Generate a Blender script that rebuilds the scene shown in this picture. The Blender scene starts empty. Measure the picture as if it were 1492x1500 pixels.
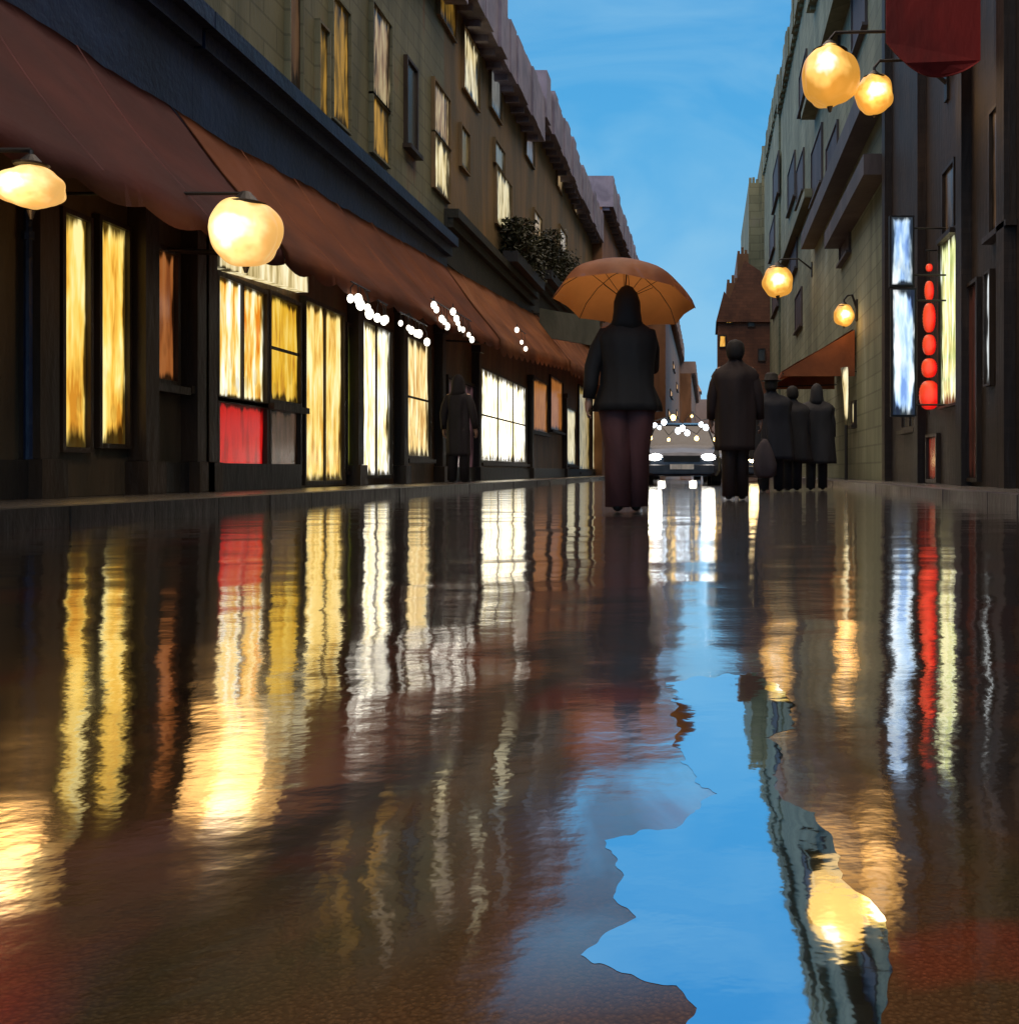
import bpy, bmesh, math, random
from mathutils import Vector, Matrix, noise
random.seed(11)
R = math.radians
sc = bpy.context.scene
C = sc.collection

# ------------------------------------------------------------------ camera
H = 0.32
cam_d = bpy.data.cameras.new('camera'); cam = bpy.data.objects.new('camera', cam_d); C.objects.link(cam)
cam.location = (0, 0, H); cam.rotation_euler = (R(90), 0, 0)
cam_d.sensor_fit = 'HORIZONTAL'; cam_d.sensor_width = 36
cam_d.lens = 36 * 1500 / 1492
cam_d.shift_x = -(1035 - 746) / 1492
cam_d.shift_y = -60 / 1492
cam_d.clip_start = 0.02; cam_d.clip_end = 3000
sc.camera = cam

# ------------------------------------------------------------------ sky
w = bpy.data.worlds.new('World'); sc.world = w; w.use_nodes = True
nt = w.node_tree; nt.nodes.clear()
def nn(t, typ, **kw):
    n = t.nodes.new(typ)
    for k, v in kw.items(): setattr(n, k, v)
    return n
out = nn(nt, 'ShaderNodeOutputWorld'); bg = nn(nt, 'ShaderNodeBackground')
tc = nn(nt, 'ShaderNodeTexCoord'); mp = nn(nt, 'ShaderNodeMapping'); mp.inputs['Scale'].default_value = (1.4, 1.4, 3.6)
mp.inputs['Rotation'].default_value = (0, R(25), 0)
n1 = nn(nt, 'ShaderNodeTexNoise'); n1.inputs['Scale'].default_value = 2.6; n1.inputs['Detail'].default_value = 7; n1.inputs['Distortion'].default_value = 1.4
sp = nn(nt, 'ShaderNodeSeparateXYZ')
r1 = nn(nt, 'ShaderNodeValToRGB'); e = r1.color_ramp.elements
e[0].position = 0.0; e[0].color = (.34, .60, .78, 1); e[1].position = 1.0; e[1].color = (.035, .13, .33, 1)
q = e.new(.10); q.color = (.20, .50, .78, 1); q = e.new(.30); q.color = (.085, .38, .71, 1); q = e.new(.48); q.color = (.055, .31, .66, 1)
r2 = nn(nt, 'ShaderNodeValToRGB'); e = r2.color_ramp.elements
e[0].position = .36; e[0].color = (0, 0, 0, 1); e[1].position = .68; e[1].color = (.38, .38, .38, 1)
mx = nn(nt, 'ShaderNodeMixRGB'); mx.inputs['Color2'].default_value = (.33, .60, .78, 1)
L = nt.links.new
L(tc.outputs['Generated'], mp.inputs[0]); L(mp.outputs[0], n1.inputs['Vector']); L(tc.outputs['Generated'], sp.inputs[0])
L(sp.outputs['Z'], r1.inputs[0]); L(n1.outputs[0], r2.inputs[0]); L(r2.outputs[0], mx.inputs['Fac']); L(r1.outputs[0], mx.inputs['Color1'])
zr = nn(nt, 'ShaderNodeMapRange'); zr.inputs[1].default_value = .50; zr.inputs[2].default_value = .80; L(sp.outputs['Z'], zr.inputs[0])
m2 = nn(nt, 'ShaderNodeMixRGB'); m2.inputs['Color2'].default_value = (2.7, 2.15, 1.7, 1); L(zr.outputs[0], m2.inputs['Fac']); L(mx.outputs[0], m2.inputs['Color1'])  # bright warm zenith, added out of view to light walls and awnings
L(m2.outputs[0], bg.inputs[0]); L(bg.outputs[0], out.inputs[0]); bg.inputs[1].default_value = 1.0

# ------------------------------------------------------------------ weak after-sunset sun, very soft
sd = bpy.data.lights.new('sun', 'SUN'); so = bpy.data.objects.new('sun', sd); C.objects.link(so)
sd.energy = 0.5; sd.angle = R(14); sd.color = (1, .80, .62)
so.rotation_euler = (R(48), 0, R(35))

vs = sc.view_settings
vs.view_transform = 'Standard'; vs.look = 'None'; vs.gamma = 1; vs.exposure = 0.12; vs.use_curve_mapping = False
sc.cycles.max_bounces = 6; sc.cycles.sample_clamp_indirect = 6; sc.cycles.caustics_reflective = False
sc.cycles.blur_glossy = 0.3

# ------------------------------------------------------------------ helpers
def obj(name, bm, m, parent=None, bevel=0, smooth=False, label=None):
    loc = Vector(parent['_o']) if parent is not None and '_o' in parent else Vector((0, 0, 0))
    if loc.length: bmesh.ops.translate(bm, verts=bm.verts, vec=-loc)
    if bevel:
        bmesh.ops.bevel(bm, geom=list(bm.edges), offset=bevel, segments=1, affect='EDGES')
    me = bpy.data.meshes.new(name); bm.to_mesh(me); bm.free()
    if smooth:
        for p in me.polygons: p.use_smooth = True
    me.materials.append(m)
    o = bpy.data.objects.new(name, me); C.objects.link(o)
    if parent is not None:
        # sub-parts: their parents sit at the thing's origin already
        o.parent = parent
        o['_o'] = tuple(loc)
    if label: o['label'] = label
    return o
def thing(name, label, cat, loc=(0, 0, 0), rz=0, group=None):
    o = bpy.data.objects.new(name, None); C.objects.link(o); o.empty_display_size = .2
    o.location = loc; o.rotation_euler = (0, 0, rz); o['label'] = label; o['category'] = cat
    if group: o['group'] = group
    return o
def wthing(name, label, cat, loc, group=None):   # parts given in world coordinates
    o = thing(name, label, cat, loc, 0, group); o['_o'] = tuple(loc); return o
def tag(o, label, cat, group=None):
    o['label'] = label; o['category'] = cat
    if group: o['group'] = group
    return o
def struct(name, bm, m, kind='structure'):
    o = obj(name, bm, m); o['kind'] = kind; return o
def bx(bm, x0, x1, y0, y1, z0, z1):
    v = [bm.verts.new((x, y, z)) for x in (x0, x1) for y in (y0, y1) for z in (z0, z1)]
    for f in ((0, 1, 3, 2), (4, 6, 7, 5), (0, 4, 5, 1), (2, 3, 7, 6), (0, 2, 6, 4), (1, 5, 7, 3)):
        bm.faces.new([v[i] for i in f])
    return v
def hull8(bm, pts):   # pts in bx order
    v = [bm.verts.new(p) for p in pts]
    for f in ((0, 1, 3, 2), (4, 6, 7, 5), (0, 4, 5, 1), (2, 3, 7, 6), (0, 2, 6, 4), (1, 5, 7, 3)):
        bm.faces.new([v[i] for i in f])
def fix(bm):
    bmesh.ops.recalc_face_normals(bm, faces=bm.faces); return bm
def tube(bm, pts, rad, seg=8, cap=True):
    pts = [Vector(p) for p in pts]
    if not isinstance(rad, (list, tuple)): rad = [rad] * len(pts)
    rings = []; up0 = None
    for i, p in enumerate(pts):
        d = (pts[min(i + 1, len(pts) - 1)] - pts[max(i - 1, 0)]).normalized()
        a = Vector((0, 0, 1)) if abs(d.z) < .9 else Vector((1, 0, 0))
        if up0 is not None: a = up0
        u = d.cross(a).normalized(); v = u.cross(d).normalized(); up0 = v
        r = rad[i]
        rings.append([bm.verts.new(p + (u * math.cos(t) + v * math.sin(t)) * r) for t in [2 * math.pi * k / seg for k in range(seg)]])
    for a, b in zip(rings, rings[1:]):
        for k in range(seg): bm.faces.new((a[k], a[(k + 1) % seg], b[(k + 1) % seg], b[k]))
    if cap: bm.faces.new(rings[0]); bm.faces.new(rings[-1])
def loft(bm, rings, seg=24, wob=0, seed=0, cap0=True, cap1=True, fold=0):   # rings: (z, cx, cy, rx, ry)
    rr = []
    for i, (z, cx, cy, rx, ry) in enumerate(rings):
        r = []
        for k in range(seg):
            t = 2 * math.pi * k / seg
            s = 1 + fold * max(0, 1 - i / 5) * math.sin(7 * t + seed + .8 * math.sin(3 * t)) + wob * noise.noise(Vector((math.cos(t) * 2 + seed, math.sin(t) * 2, z * 3)))
            r.append(bm.verts.new((cx + rx * s * math.cos(t), cy + ry * s * math.sin(t), z)))
        rr.append(r)
    for a, b in zip(rr, rr[1:]):
        for k in range(seg): bm.faces.new((a[k], a[(k + 1) % seg], b[(k + 1) % seg], b[k]))
    if cap0: bm.faces.new(rr[0])
    if cap1: bm.faces.new(rr[-1])
def ball(bm, c, r, sub=2, sc3=(1, 1, 1), wob=0, freq=3, seed=0):
    res = bmesh.ops.create_icosphere(bm, subdivisions=sub, radius=1)
    for v in res['verts']:
        n = v.co.copy(); k = 1 + wob * noise.noise(n * freq + Vector((seed, seed * 1.7, 0)))
        v.co = Vector(c) + Vector((n.x * sc3[0], n.y * sc3[1], n.z * sc3[2])) * r * k

# ------------------------------------------------------------------ materials
def mat(name):
    m = bpy.data.materials.new(name); m.use_nodes = True; t = m.node_tree; t.nodes.clear()
    return m, t, nn(t, 'ShaderNodeOutputMaterial')
def mottled(name, c1, c2, c3=None, scale=2.0, stretch=(1, 1, .35), rough=.6, bump=.25, metal=0, spec=.4, detail=6, bscale=14, brick=None):
    m, t, o = mat(name); l = t.links.new
    b = nn(t, 'ShaderNodeBsdfPrincipled'); tc = nn(t, 'ShaderNodeTexCoord'); mp = nn(t, 'ShaderNodeMapping')
    mp.inputs['Scale'].default_value = stretch
    n = nn(t, 'ShaderNodeTexNoise'); n.inputs['Scale'].default_value = scale; n.inputs['Detail'].default_value = detail; n.inputs['Distortion'].default_value = .7
    r = nn(t, 'ShaderNodeValToRGB'); e = r.color_ramp.elements
    e[0].position = .36; e[0].color = (*c1, 1); e[1].position = .64; e[1].color = (*c2, 1)
    if c3: q = e.new(.74); q.color = (*c3, 1)
    l(tc.outputs['Object'], mp.inputs[0]); l(mp.outputs[0], n.inputs['Vector']); l(n.outputs[0], r.inputs[0])
    l(r.outputs[0], b.inputs['Base Color'])
    if brick:
        sx = nn(t, 'ShaderNodeSeparateXYZ'); l(tc.outputs['Object'], sx.inputs[0]); ad = nn(t, 'ShaderNodeMath'); l(sx.outputs[0], ad.inputs[0]); l(sx.outputs[1], ad.inputs[1])
        cb = nn(t, 'ShaderNodeCombineXYZ'); l(ad.outputs[0], cb.inputs[0]); l(sx.outputs[2], cb.inputs[1])
        bk = nn(t, 'ShaderNodeTexBrick'); l(cb.outputs[0], bk.inputs['Vector']); bk.inputs['Scale'].default_value = 1
        bk.inputs['Brick Width'].default_value = brick[0]; bk.inputs['Row Height'].default_value = brick[1]; bk.inputs['Mortar Size'].default_value = brick[1] * .06; bk.inputs['Mortar Smooth'].default_value = .3
        bk.inputs['Color1'].default_value = (1, 1, 1, 1); bk.inputs['Color2'].default_value = (brick[2], brick[2], brick[2], 1); bk.inputs['Mortar'].default_value = (.62, .62, .62, 1)
        mm = nn(t, 'ShaderNodeMixRGB', blend_type='MULTIPLY'); mm.inputs[0].default_value = 1; l(r.outputs[0], mm.inputs[1]); l(bk.outputs[0], mm.inputs[2]); l(mm.outputs[0], b.inputs['Base Color'])
    b.inputs['Roughness'].default_value = rough; b.inputs['Metallic'].default_value = metal; b.inputs['Specular IOR Level'].default_value = spec
    if bump:
        n2 = nn(t, 'ShaderNodeTexNoise'); n2.inputs['Scale'].default_value = bscale; n2.inputs['Detail'].default_value = 5
        bu = nn(t, 'ShaderNodeBump'); bu.inputs['Strength'].default_value = bump; bu.inputs['Distance'].default_value = .05
        l(mp.outputs[0], n2.inputs['Vector']); l(n2.outputs[0], bu.inputs['Height']); l(bu.outputs[0], b.inputs['Normal'])
    l(b.outputs[0], o.inputs[0])
    return m
def plain(name, c, rough=.5, metal=0): return mottled(name, tuple(k * .75 for k in c), tuple(min(1, k * 1.2) for k in c), rough=rough, metal=metal, bump=.08, scale=6)
def glow(name, cols, axis='Y', strength=1.0, seed=0., edge=.16, nscale=3.0, dark=(.02, .015, .01), stretch=None, vfade=.10):
    """lit pane: light comes through wet, steamed glass; brightest in streaks, thin at the frame"""
    m, t, o = mat(name); l = t.links.new
    tc = nn(t, 'ShaderNodeTexCoord'); mp = nn(t, 'ShaderNodeMapping')
    mp.inputs['Scale'].default_value = stretch or (3.0, 3.0, .55); mp.inputs['Location'].default_value = (seed, seed * 2.3, seed)
    n = nn(t, 'ShaderNodeTexNoise'); n.inputs['Scale'].default_value = nscale; n.inputs['Detail'].default_value = 3; n.inputs['Distortion'].default_value = .15
    l(tc.outputs['Object'], mp.inputs[0]); l(mp.outputs[0], n.inputs['Vector'])
    r = nn(t, 'ShaderNodeValToRGB'); e = r.color_ramp.elements
    e[0].position = .34; e[0].color = (*cols[0], 1); e[1].position = .66; e[1].color = (*cols[-1], 1)
    for k, c in enumerate(cols[1:-1]):
        q = e.new(.34 + .32 * (k + 1) / (len(cols) - 1)); q.color = (*c, 1)
    l(n.outputs[0], r.inputs[0])
    sp = nn(t, 'ShaderNodeSeparateXYZ'); l(tc.outputs['Generated'], sp.inputs[0])
    def M(op, a, b=None):
        k = nn(t, 'ShaderNodeMath', operation=op)
        for i, v in enumerate((a, b)):
            if v is None: continue
            if isinstance(v, (int, float)): k.inputs[i].default_value = v
            else: l(v, k.inputs[i])
        return k.outputs[0]
    u = sp.outputs[axis]; v = sp.outputs['Z']
    eu = M('MINIMUM', u, M('SUBTRACT', 1.0, u)); ev = M('MINIMUM', v, M('SUBTRACT', 1.0, v))
    eu = M('DIVIDE', eu, edge); ev = M('DIVIDE', ev, vfade)
    d = M('MINIMUM', eu, ev)
    d = M('ADD', d, M('MULTIPLY', M('SUBTRACT', n.outputs[0], .5), 2.4))
    mr = nn(t, 'ShaderNodeMapRange', interpolation_type='SMOOTHSTEP'); mr.inputs[1].default_value = .15; mr.inputs[2].default_value = .8
    l(d, mr.inputs[0])
    mg = nn(t, 'ShaderNodeMapping'); mg.inputs['Scale'].default_value = (7, 7, 4); mg.inputs['Location'].default_value = (seed * 3, seed, 0)
    ng = nn(t, 'ShaderNodeTexVoronoi'); ng.inputs['Scale'].default_value = 1.0; l(tc.outputs['Object'], mg.inputs[0]); l(mg.outputs[0], ng.inputs['Vector'])
    g1 = nn(t, 'ShaderNodeMapRange'); g1.inputs[1].default_value = .42; g1.inputs[2].default_value = .30; g1.inputs[3].default_value = 0; g1.inputs[4].default_value = .22; l(ng.outputs['Distance'], g1.inputs[0])
    g2 = nn(t, 'ShaderNodeMapRange'); g2.inputs[1].default_value = .55; g2.inputs[2].default_value = .15; l(v, g2.inputs[0])
    goods = M('SUBTRACT', 1.0, M('MULTIPLY', g1.outputs[0], g2.outputs[0])); strength = M('MULTIPLY', goods, strength)
    st = M('MULTIPLY', M('ADD', M('MULTIPLY', mr.outputs[0], .94), .06), strength)
    b = nn(t, 'ShaderNodeBsdfPrincipled'); b.inputs['Base Color'].default_value = (*dark, 1); b.inputs['Roughness'].default_value = .2; b.inputs['Specular IOR Level'].default_value = .15
    l(r.outputs[0], b.inputs['Emission Color']); l(st, b.inputs['Emission Strength']); l(b.outputs[0], o.inputs[0])
    return m
def lampglass(name, core, mid, rim, strength=1.0, cpos=(.42, .1, .55), k=1.0):
    m, t, o = mat(name); l = t.links.new
    tc = nn(t, 'ShaderNodeTexCoord'); vm = nn(t, 'ShaderNodeVectorMath', operation='DISTANCE'); vm.inputs[1].default_value = cpos
    n = nn(t, 'ShaderNodeTexNoise'); n.inputs['Scale'].default_value = 3.5; n.inputs['Detail'].default_value = 2
    l(tc.outputs['Generated'], n.inputs['Vector'])
    a = nn(t, 'ShaderNodeMath', operation='MULTIPLY_ADD'); a.inputs[1].default_value = .45; a.inputs[2].default_value = -.22
    l(n.outputs[0], a.inputs[0])
    l(tc.outputs['Generated'], vm.inputs[0]); s = nn(t, 'ShaderNodeMath', operation='ADD'); l(vm.outputs['Value'], s.inputs[0]); l(a.outputs[0], s.inputs[1])
    r = nn(t, 'ShaderNodeValToRGB'); r.color_ramp.interpolation = 'EASE'; e = r.color_ramp.elements
    e[0].position = .13 * k; e[0].color = (*core, 1); e[1].position = .62 * k; e[1].color = (*rim, 1); q = e.new(.32 * k); q.color = (*mid, 1)  # rim colour paints the lamp's halo around the brighter core
    l(vm.outputs['Value'], s.inputs[0]); l(s.outputs[0], r.inputs[0])
    b = nn(t, 'ShaderNodeBsdfPrincipled'); b.inputs['Base Color'].default_value = (.35, .2, .05, 1); b.inputs['Roughness'].default_value = .35
    l(r.outputs[0], b.inputs['Emission Color']); b.inputs['Emission Strength'].default_value = strength
    l(b.outputs[0], o.inputs[0]); return m
def emit(name, c, s):
    m, t, o = mat(name)
    b = nn(t, 'ShaderNodeBsdfPrincipled'); b.inputs['Base Color'].default_value = (.3, .3, .3, 1)
    b.inputs['Emission Color'].default_value = (*c, 1); b.inputs['Emission Strength'].default_value = s
    t.links.new(b.outputs[0], o.inputs[0]); return m
def wet(name, c1, c2, refl, rough, rip, seed=0, tint=(1, 1, 1), c3=None, aniso=0):
    """wet ground: dark stone under a water film; the film's ripples break up the reflections"""
    m, t, o = mat(name); l = t.links.new
    tc = nn(t, 'ShaderNodeTexCoord')
    def NZ(scale, st, detail=4, dist=0.):
        mp = nn(t, 'ShaderNodeMapping'); mp.inputs['Scale'].default_value = st; mp.inputs['Location'].default_value = (seed, seed, 0)
        n = nn(t, 'ShaderNodeTexNoise'); n.inputs['Scale'].default_value = scale; n.inputs['Detail'].default_value = detail; n.inputs['Distortion'].default_value = dist
        l(tc.outputs['Object'], mp.inputs[0]); l(mp.outputs[0], n.inputs['Vector']); return n.outputs[0]
    n = NZ(3.2, (1, .7, 1), 6, .9)
    r = nn(t, 'ShaderNodeValToRGB'); e = r.color_ramp.elements
    e[0].position = .36; e[0].color = (*c1, 1); e[1].position = .62; e[1].color = (*c2, 1); l(n, r.inputs[0]); col = r.outputs[0]
    if c3:
        n5 = NZ(2.3, (1, .6, 1), 3, .5)
        r5 = nn(t, 'ShaderNodeValToRGB'); e = r5.color_ramp.elements; e[0].position = .52; e[0].color = (0, 0, 0, 1); e[1].position = .60; e[1].color = (1, 1, 1, 1); l(n5, r5.inputs[0])
        m5 = nn(t, 'ShaderNodeMixRGB'); l(r5.outputs[0], m5.inputs[0]); l(col, m5.inputs[1]); m5.inputs[2].default_value = (*c3, 1); col = m5.outputs[0]  # rust-red ground patches, also painted to stand in for a reflected red streak
    vo = nn(t, 'ShaderNodeTexVoronoi'); vo.inputs['Scale'].default_value = 260; l(tc.outputs['Object'], vo.inputs['Vector'])
    sp2 = nn(t, 'ShaderNodeMapRange'); sp2.inputs[1].default_value = .1; sp2.inputs[2].default_value = .6; sp2.inputs[3].default_value = 1.2; sp2.inputs[4].default_value = .75; l(vo.outputs['Distance'], sp2.inputs[0])
    mm = nn(t, 'ShaderNodeVectorMath', operation='SCALE'); l(col, mm.inputs[0]); l(sp2.outputs[0], mm.inputs['Scale'])
    a1 = NZ(1.3, (.8, 1.0, 1), 2); a2 = NZ(7, (.9, 1.2, 1), 2, .3); a3 = NZ(45, (1, 1.2, 1), 2)
    b1 = nn(t, 'ShaderNodeBump'); b1.inputs['Distance'].default_value = rip[0]; b1.inputs['Strength'].default_value = 1; l(a1, b1.inputs['Height'])
    b2 = nn(t, 'ShaderNodeBump'); b2.inputs['Distance'].default_value = rip[1]; b2.inputs['Strength'].default_value = 1; l(a2, b2.inputs['Height']); l(b1.outputs[0], b2.inputs['Normal'])
    b3 = nn(t, 'ShaderNodeBump'); b3.inputs['Distance'].default_value = rip[2]; b3.inputs['Strength'].default_value = 1; l(a3, b3.inputs['Height']); l(b2.outputs[0], b3.inputs['Normal'])
    b4 = nn(t, 'ShaderNodeBump'); b4.inputs['Distance'].default_value = .004; b4.inputs['Strength'].default_value = .8; l(vo.outputs['Distance'], b4.inputs['Height']); b4.invert = True
    df = nn(t, 'ShaderNodeBsdfDiffuse'); l(mm.outputs[0], df.inputs[0])
    gl = nn(t, 'ShaderNodeBsdfGlossy'); gl.inputs['Color'].default_value = (*tint, 1); gl.inputs['Roughness'].default_value = rough
    if aniso:
        gl.inputs['Anisotropy'].default_value = aniso; tg = nn(t, 'ShaderNodeCombineXYZ'); tg.inputs[TAX].default_value = 1; l(tg.outputs[0], gl.inputs['Tangent'])
    l(b3.outputs[0], gl.inputs['Normal']); l(b4.outputs[0], df.inputs['Normal'])
    lw = nn(t, 'ShaderNodeLayerWeight'); lw.inputs[0].default_value = .5
    rg = nn(t, 'ShaderNodeMapRange'); rg.inputs[1].default_value = .53; rg.inputs[2].default_value = .73; rg.inputs[3].default_value = refl[0]; rg.inputs[4].default_value = refl[1]
    l(lw.outputs['Facing'], rg.inputs[0]); fac = rg.outputs[0]
    if c3:   # the film thins over raised patches
        th = nn(t, 'ShaderNodeMapRange'); th.inputs[1].default_value = .44; th.inputs[2].default_value = .56; th.inputs[3].default_value = .55; th.inputs[4].default_value = 1.0
        l(NZ(4.5, (1, .7, 1), 5, .6), th.inputs[0]); mu = nn(t, 'ShaderNodeMath', operation='MULTIPLY'); l(fac, mu.inputs[0]); l(th.outputs[0], mu.inputs[1])
        # only where the view is steep enough to look through the film
        mf = nn(t, 'ShaderNodeMapRange'); mf.inputs[1].default_value = .70; mf.inputs[2].default_value = .85; l(lw.outputs['Facing'], mf.inputs[0])
        mi = nn(t, 'ShaderNodeMix'); l(mf.outputs[0], mi.inputs[0]); l(mu.outputs[0], mi.inputs[2]); l(fac, mi.inputs[3]); fac = mi.outputs[0]
    ms = nn(t, 'ShaderNodeMixShader'); l(fac, ms.inputs[0])
    l(df.outputs[0], ms.inputs[1]); l(gl.outputs[0], ms.inputs[2]); l(ms.outputs[0], o.inputs[0])
    return m

TAX = 0
M_road = wet('wet_asphalt', (.036, .027, .011), (.080, .036, .016), (.06, .97), .075, (.014, .0010, .00020), c3=(.17, .022, .010), aniso=.6)
M_water = wet('puddle_water', (.012, .012, .015), (.02, .018, .02), (.88, .92), .03, (.010, .0006, .00006), 4.0, (.74, .90, 1.0))
M_pave = wet('wet_paving', (.035, .028, .022), (.06, .045, .03), (.1, .5), .25, (.01, .004, .001))
M_kerb = mottled('kerb_stone', (.010, .011, .012), (.022, .020, .02), rough=.5, scale=4)
M_kerbR = mottled('kerb_granite', (.05, .042, .05), (.09, .075, .085), rough=.4, scale=4)
M_black = mottled('soot_iron', (.008, .008, .009), (.02, .017, .016), rough=.5, bump=.1)
M_frame = mottled('dark_timber', (.018, .012, .008), (.045, .026, .014), rough=.5)
M_stoneL1 = mottled('dark_olive_render', (.075, .064, .042), (.13, .095, .058), (.13, .10, .09), scale=1.6)
M_brownL2 = mottled('umber_render', (.085, .050, .022), (.17, .085, .036), (.12, .13, .05), scale=1.8)
M_slate = mottled('blue_black_panel', (.006, .016, .046), (.013, .030, .085), (.025, .050, .12), scale=1.5, stretch=(1, 1, 1), rough=.45)
M_dkgreen = mottled('black_green_panel', (.010, .011, .008), (.024, .022, .014), scale=2, stretch=(1, 1, 1))
M_olive = mottled('olive_stucco', (.11, .115, .07), (.20, .20, .125), (.23, .12, .055), scale=1.2, stretch=(1, 1, .22), brick=(.7, .3, .85))
M_olive2 = mottled('ochre_brown_stucco', (.11, .085, .042), (.22, .14, .06), (.27, .14, .065), scale=1.1, stretch=(1, 1, .3))
M_rust = mottled('brown_stucco', (.15, .065, .025), (.26, .12, .05), (.22, .14, .10), scale=.9, stretch=(1, 1, .4))
M_purple = mottled('violet_grey_slate', (.16, .15, .21), (.27, .25, .33), (.20, .15, .17), scale=1.5, stretch=(1, 1, .8))
M_oliveR = mottled('grey_olive_stone', (.15, .17, .11), (.27, .29, .20), (.33, .38, .30), scale=.9, stretch=(1, 1, .25), rough=.7, brick=(.9, .38, .78))
M_oliveT = mottled('dim_olive_stone', (.16, .16, .09), (.27, .26, .15), (.32, .28, .22), scale=.5, stretch=(1, 1, .5), brick=(1.2, .5, .8))
M_darkR = mottled('black_brown_brick', (.018, .011, .009), (.038, .024, .017), (.065, .040, .026), scale=1.6, stretch=(1, 1, .18), brick=(.24, .08, .6))
M_redbrown = mottled('red_brown_brick', (.12, .045, .022), (.22, .085, .04), (.16, .10, .085), scale=.6, stretch=(1, 1, .6), brick=(.4, .16, .7))
M_far = mottled('dusky_plaster', (.22, .15, .12), (.32, .23, .20), (.27, .24, .26), scale=.3, stretch=(1, 1, .6))
M_ledge = mottled('violet_brown_ledge', (.06, .048, .048), (.10, .08, .08), scale=1)
M_glassd = mottled('unlit_glass', (.035, .04, .045), (.09, .09, .08), scale=1.2, rough=.25, bump=.05)

def awn(name, a, b, c): return mottled(name, a, b, c, scale=1.1, stretch=(1, .6, 1), rough=.75, bump=.3, bscale=5)
M_aw1 = awn('maroon_canvas', (.080, .026, .026), (.15, .042, .036), (.17, .085, .075))
M_aw2 = awn('rust_canvas', (.16, .050, .020), (.30, .095, .032), (.34, .12, .06))
M_aw3 = awn('orange_canvas', (.24, .085, .032), (.44, .17, .06), (.52, .24, .10))

YEL = [(.60, .24, .02), (.88, .50, .07), (.97, .66, .15), (1, .82, .34)]
WHT = [(.60, .42, .16), (.95, .80, .42), (1, .95, .80), (1, 1, 1)]
GLD = [(.08, .05, .012), (.24, .13, .02), (.38, .20, .03)]
PCH = [(.20, .11, .05), (.45, .28, .14), (.75, .58, .30)]
CRM = [(.35, .26, .10), (.75, .60, .30), (.95, .85, .55)]
seedc = [0]
def G(cols, strength=1.0, axis='Y', **k):
    seedc[0] += 1.37
    return glow('lit_glass', cols, axis, strength, seedc[0], **k)

# ------------------------------------------------------------------ ground
bm = bmesh.new()
v = [bm.verts.new(p) for p in ((-900, -60, -.03), (900, -60, -.03), (900, 1800, -.03), (-900, 1800, -.03))]; bm.faces.new(v)
struct('ground', bm, M_kerb)
bm = bmesh.new(); v = [bm.verts.new(p) for p in ((-3.68, -4, 0), (2.62, -4, 0), (2.62, 170, 0), (-3.68, 170, 0))]; bm.faces.new(v)
struct('road', bm, M_road)
def ground_pt(px, py):
    s = (py - 690) / H; return ((px - 1035) / s, 1500 / s)
# puddle: ragged sheet of standing water, 3 mm over the asphalt
edge = [(1100, 985), (1150, 1010), (1165, 1050), (1158, 1068), (1120, 1080), (1148, 1098), (1138, 1125), (1132, 1150), (1140, 1165), (1190, 1190), (1222, 1235), (1232, 1290),
        (1262, 1310), (1298, 1340), (1300, 1420), (1290, 1500), (1330, 1580), (1500, 1760), (1100, 1950), (980, 1680), (1010, 1560), (1004, 1500), (1020, 1476), (990, 1445), (900, 1420), (850, 1404), (880, 1378), (925, 1345),
        (900, 1318), (915, 1285), (892, 1250), (884, 1228), (930, 1222), (990, 1212), (1012, 1190), (1050, 1160), (1010, 1135), (992, 1100), (990, 1060), (985, 1020), (975, 1000), (1040, 990)]
bm = bmesh.new()
pts = []
for i, p in enumerate(edge):
    a = Vector(ground_pt(*p)); b = Vector(ground_pt(*edge[(i + 1) % len(edge)]))
    for k in range(14):
        c = a.lerp(b, k / 14); jit = .016 * c.y ** 1.3
        nzz = noise.noise_vector(Vector((c.x * 34, c.y * 26, 1.5))) + .5 * noise.noise_vector(Vector((c.x * 90, c.y * 70, 4.5)))
        pts.append((c.x + nzz.x * jit * .5, c.y + nzz.y * jit, .0003))
f = bm.faces.new([bm.verts.new(p) for p in pts])
if f.normal.z < 0: f.normal_flip()
bmesh.ops.triangulate(bm, faces=bm.faces); fix(bm)
for f in bm.faces:
    if f.normal.z < 0: f.normal_flip()
struct('puddle', bm, M_water)
def pavement(name, x0, x1, kx0, kx1):
    bm = bmesh.new(); bx(bm, x0, x1, -4, 170, -.02, .118); struct(name, fix(bm), M_pave)
pavement('pavement_left', -6, -3.86, 0, 0); pavement('pavement_right', 2.80, 6, 0, 0)
def kerb(name, x0, x1, m):
    bm = bmesh.new(); y = -4
    while y < 120:
        l = .9; dx = random.uniform(-.006, .006)
        hull8(bm, [(x0 + dx, y, -.02), (x0 + dx, y, .12 + random.uniform(-.004, .004)), (x0 + dx, y + l - .012, -.02), (x0 + dx, y + l - .012, .12),
                   (x1 + dx, y, -.02), (x1 + dx, y, .12), (x1 + dx, y + l - .012, -.02), (x1 + dx, y + l - .012, .12)])
        y += l
    struct(name, fix(bm), m)
kerb('kerb_left', -3.86, -3.66, M_kerb); kerb('kerb_right', 2.60, 2.80, M_kerbR)

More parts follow.
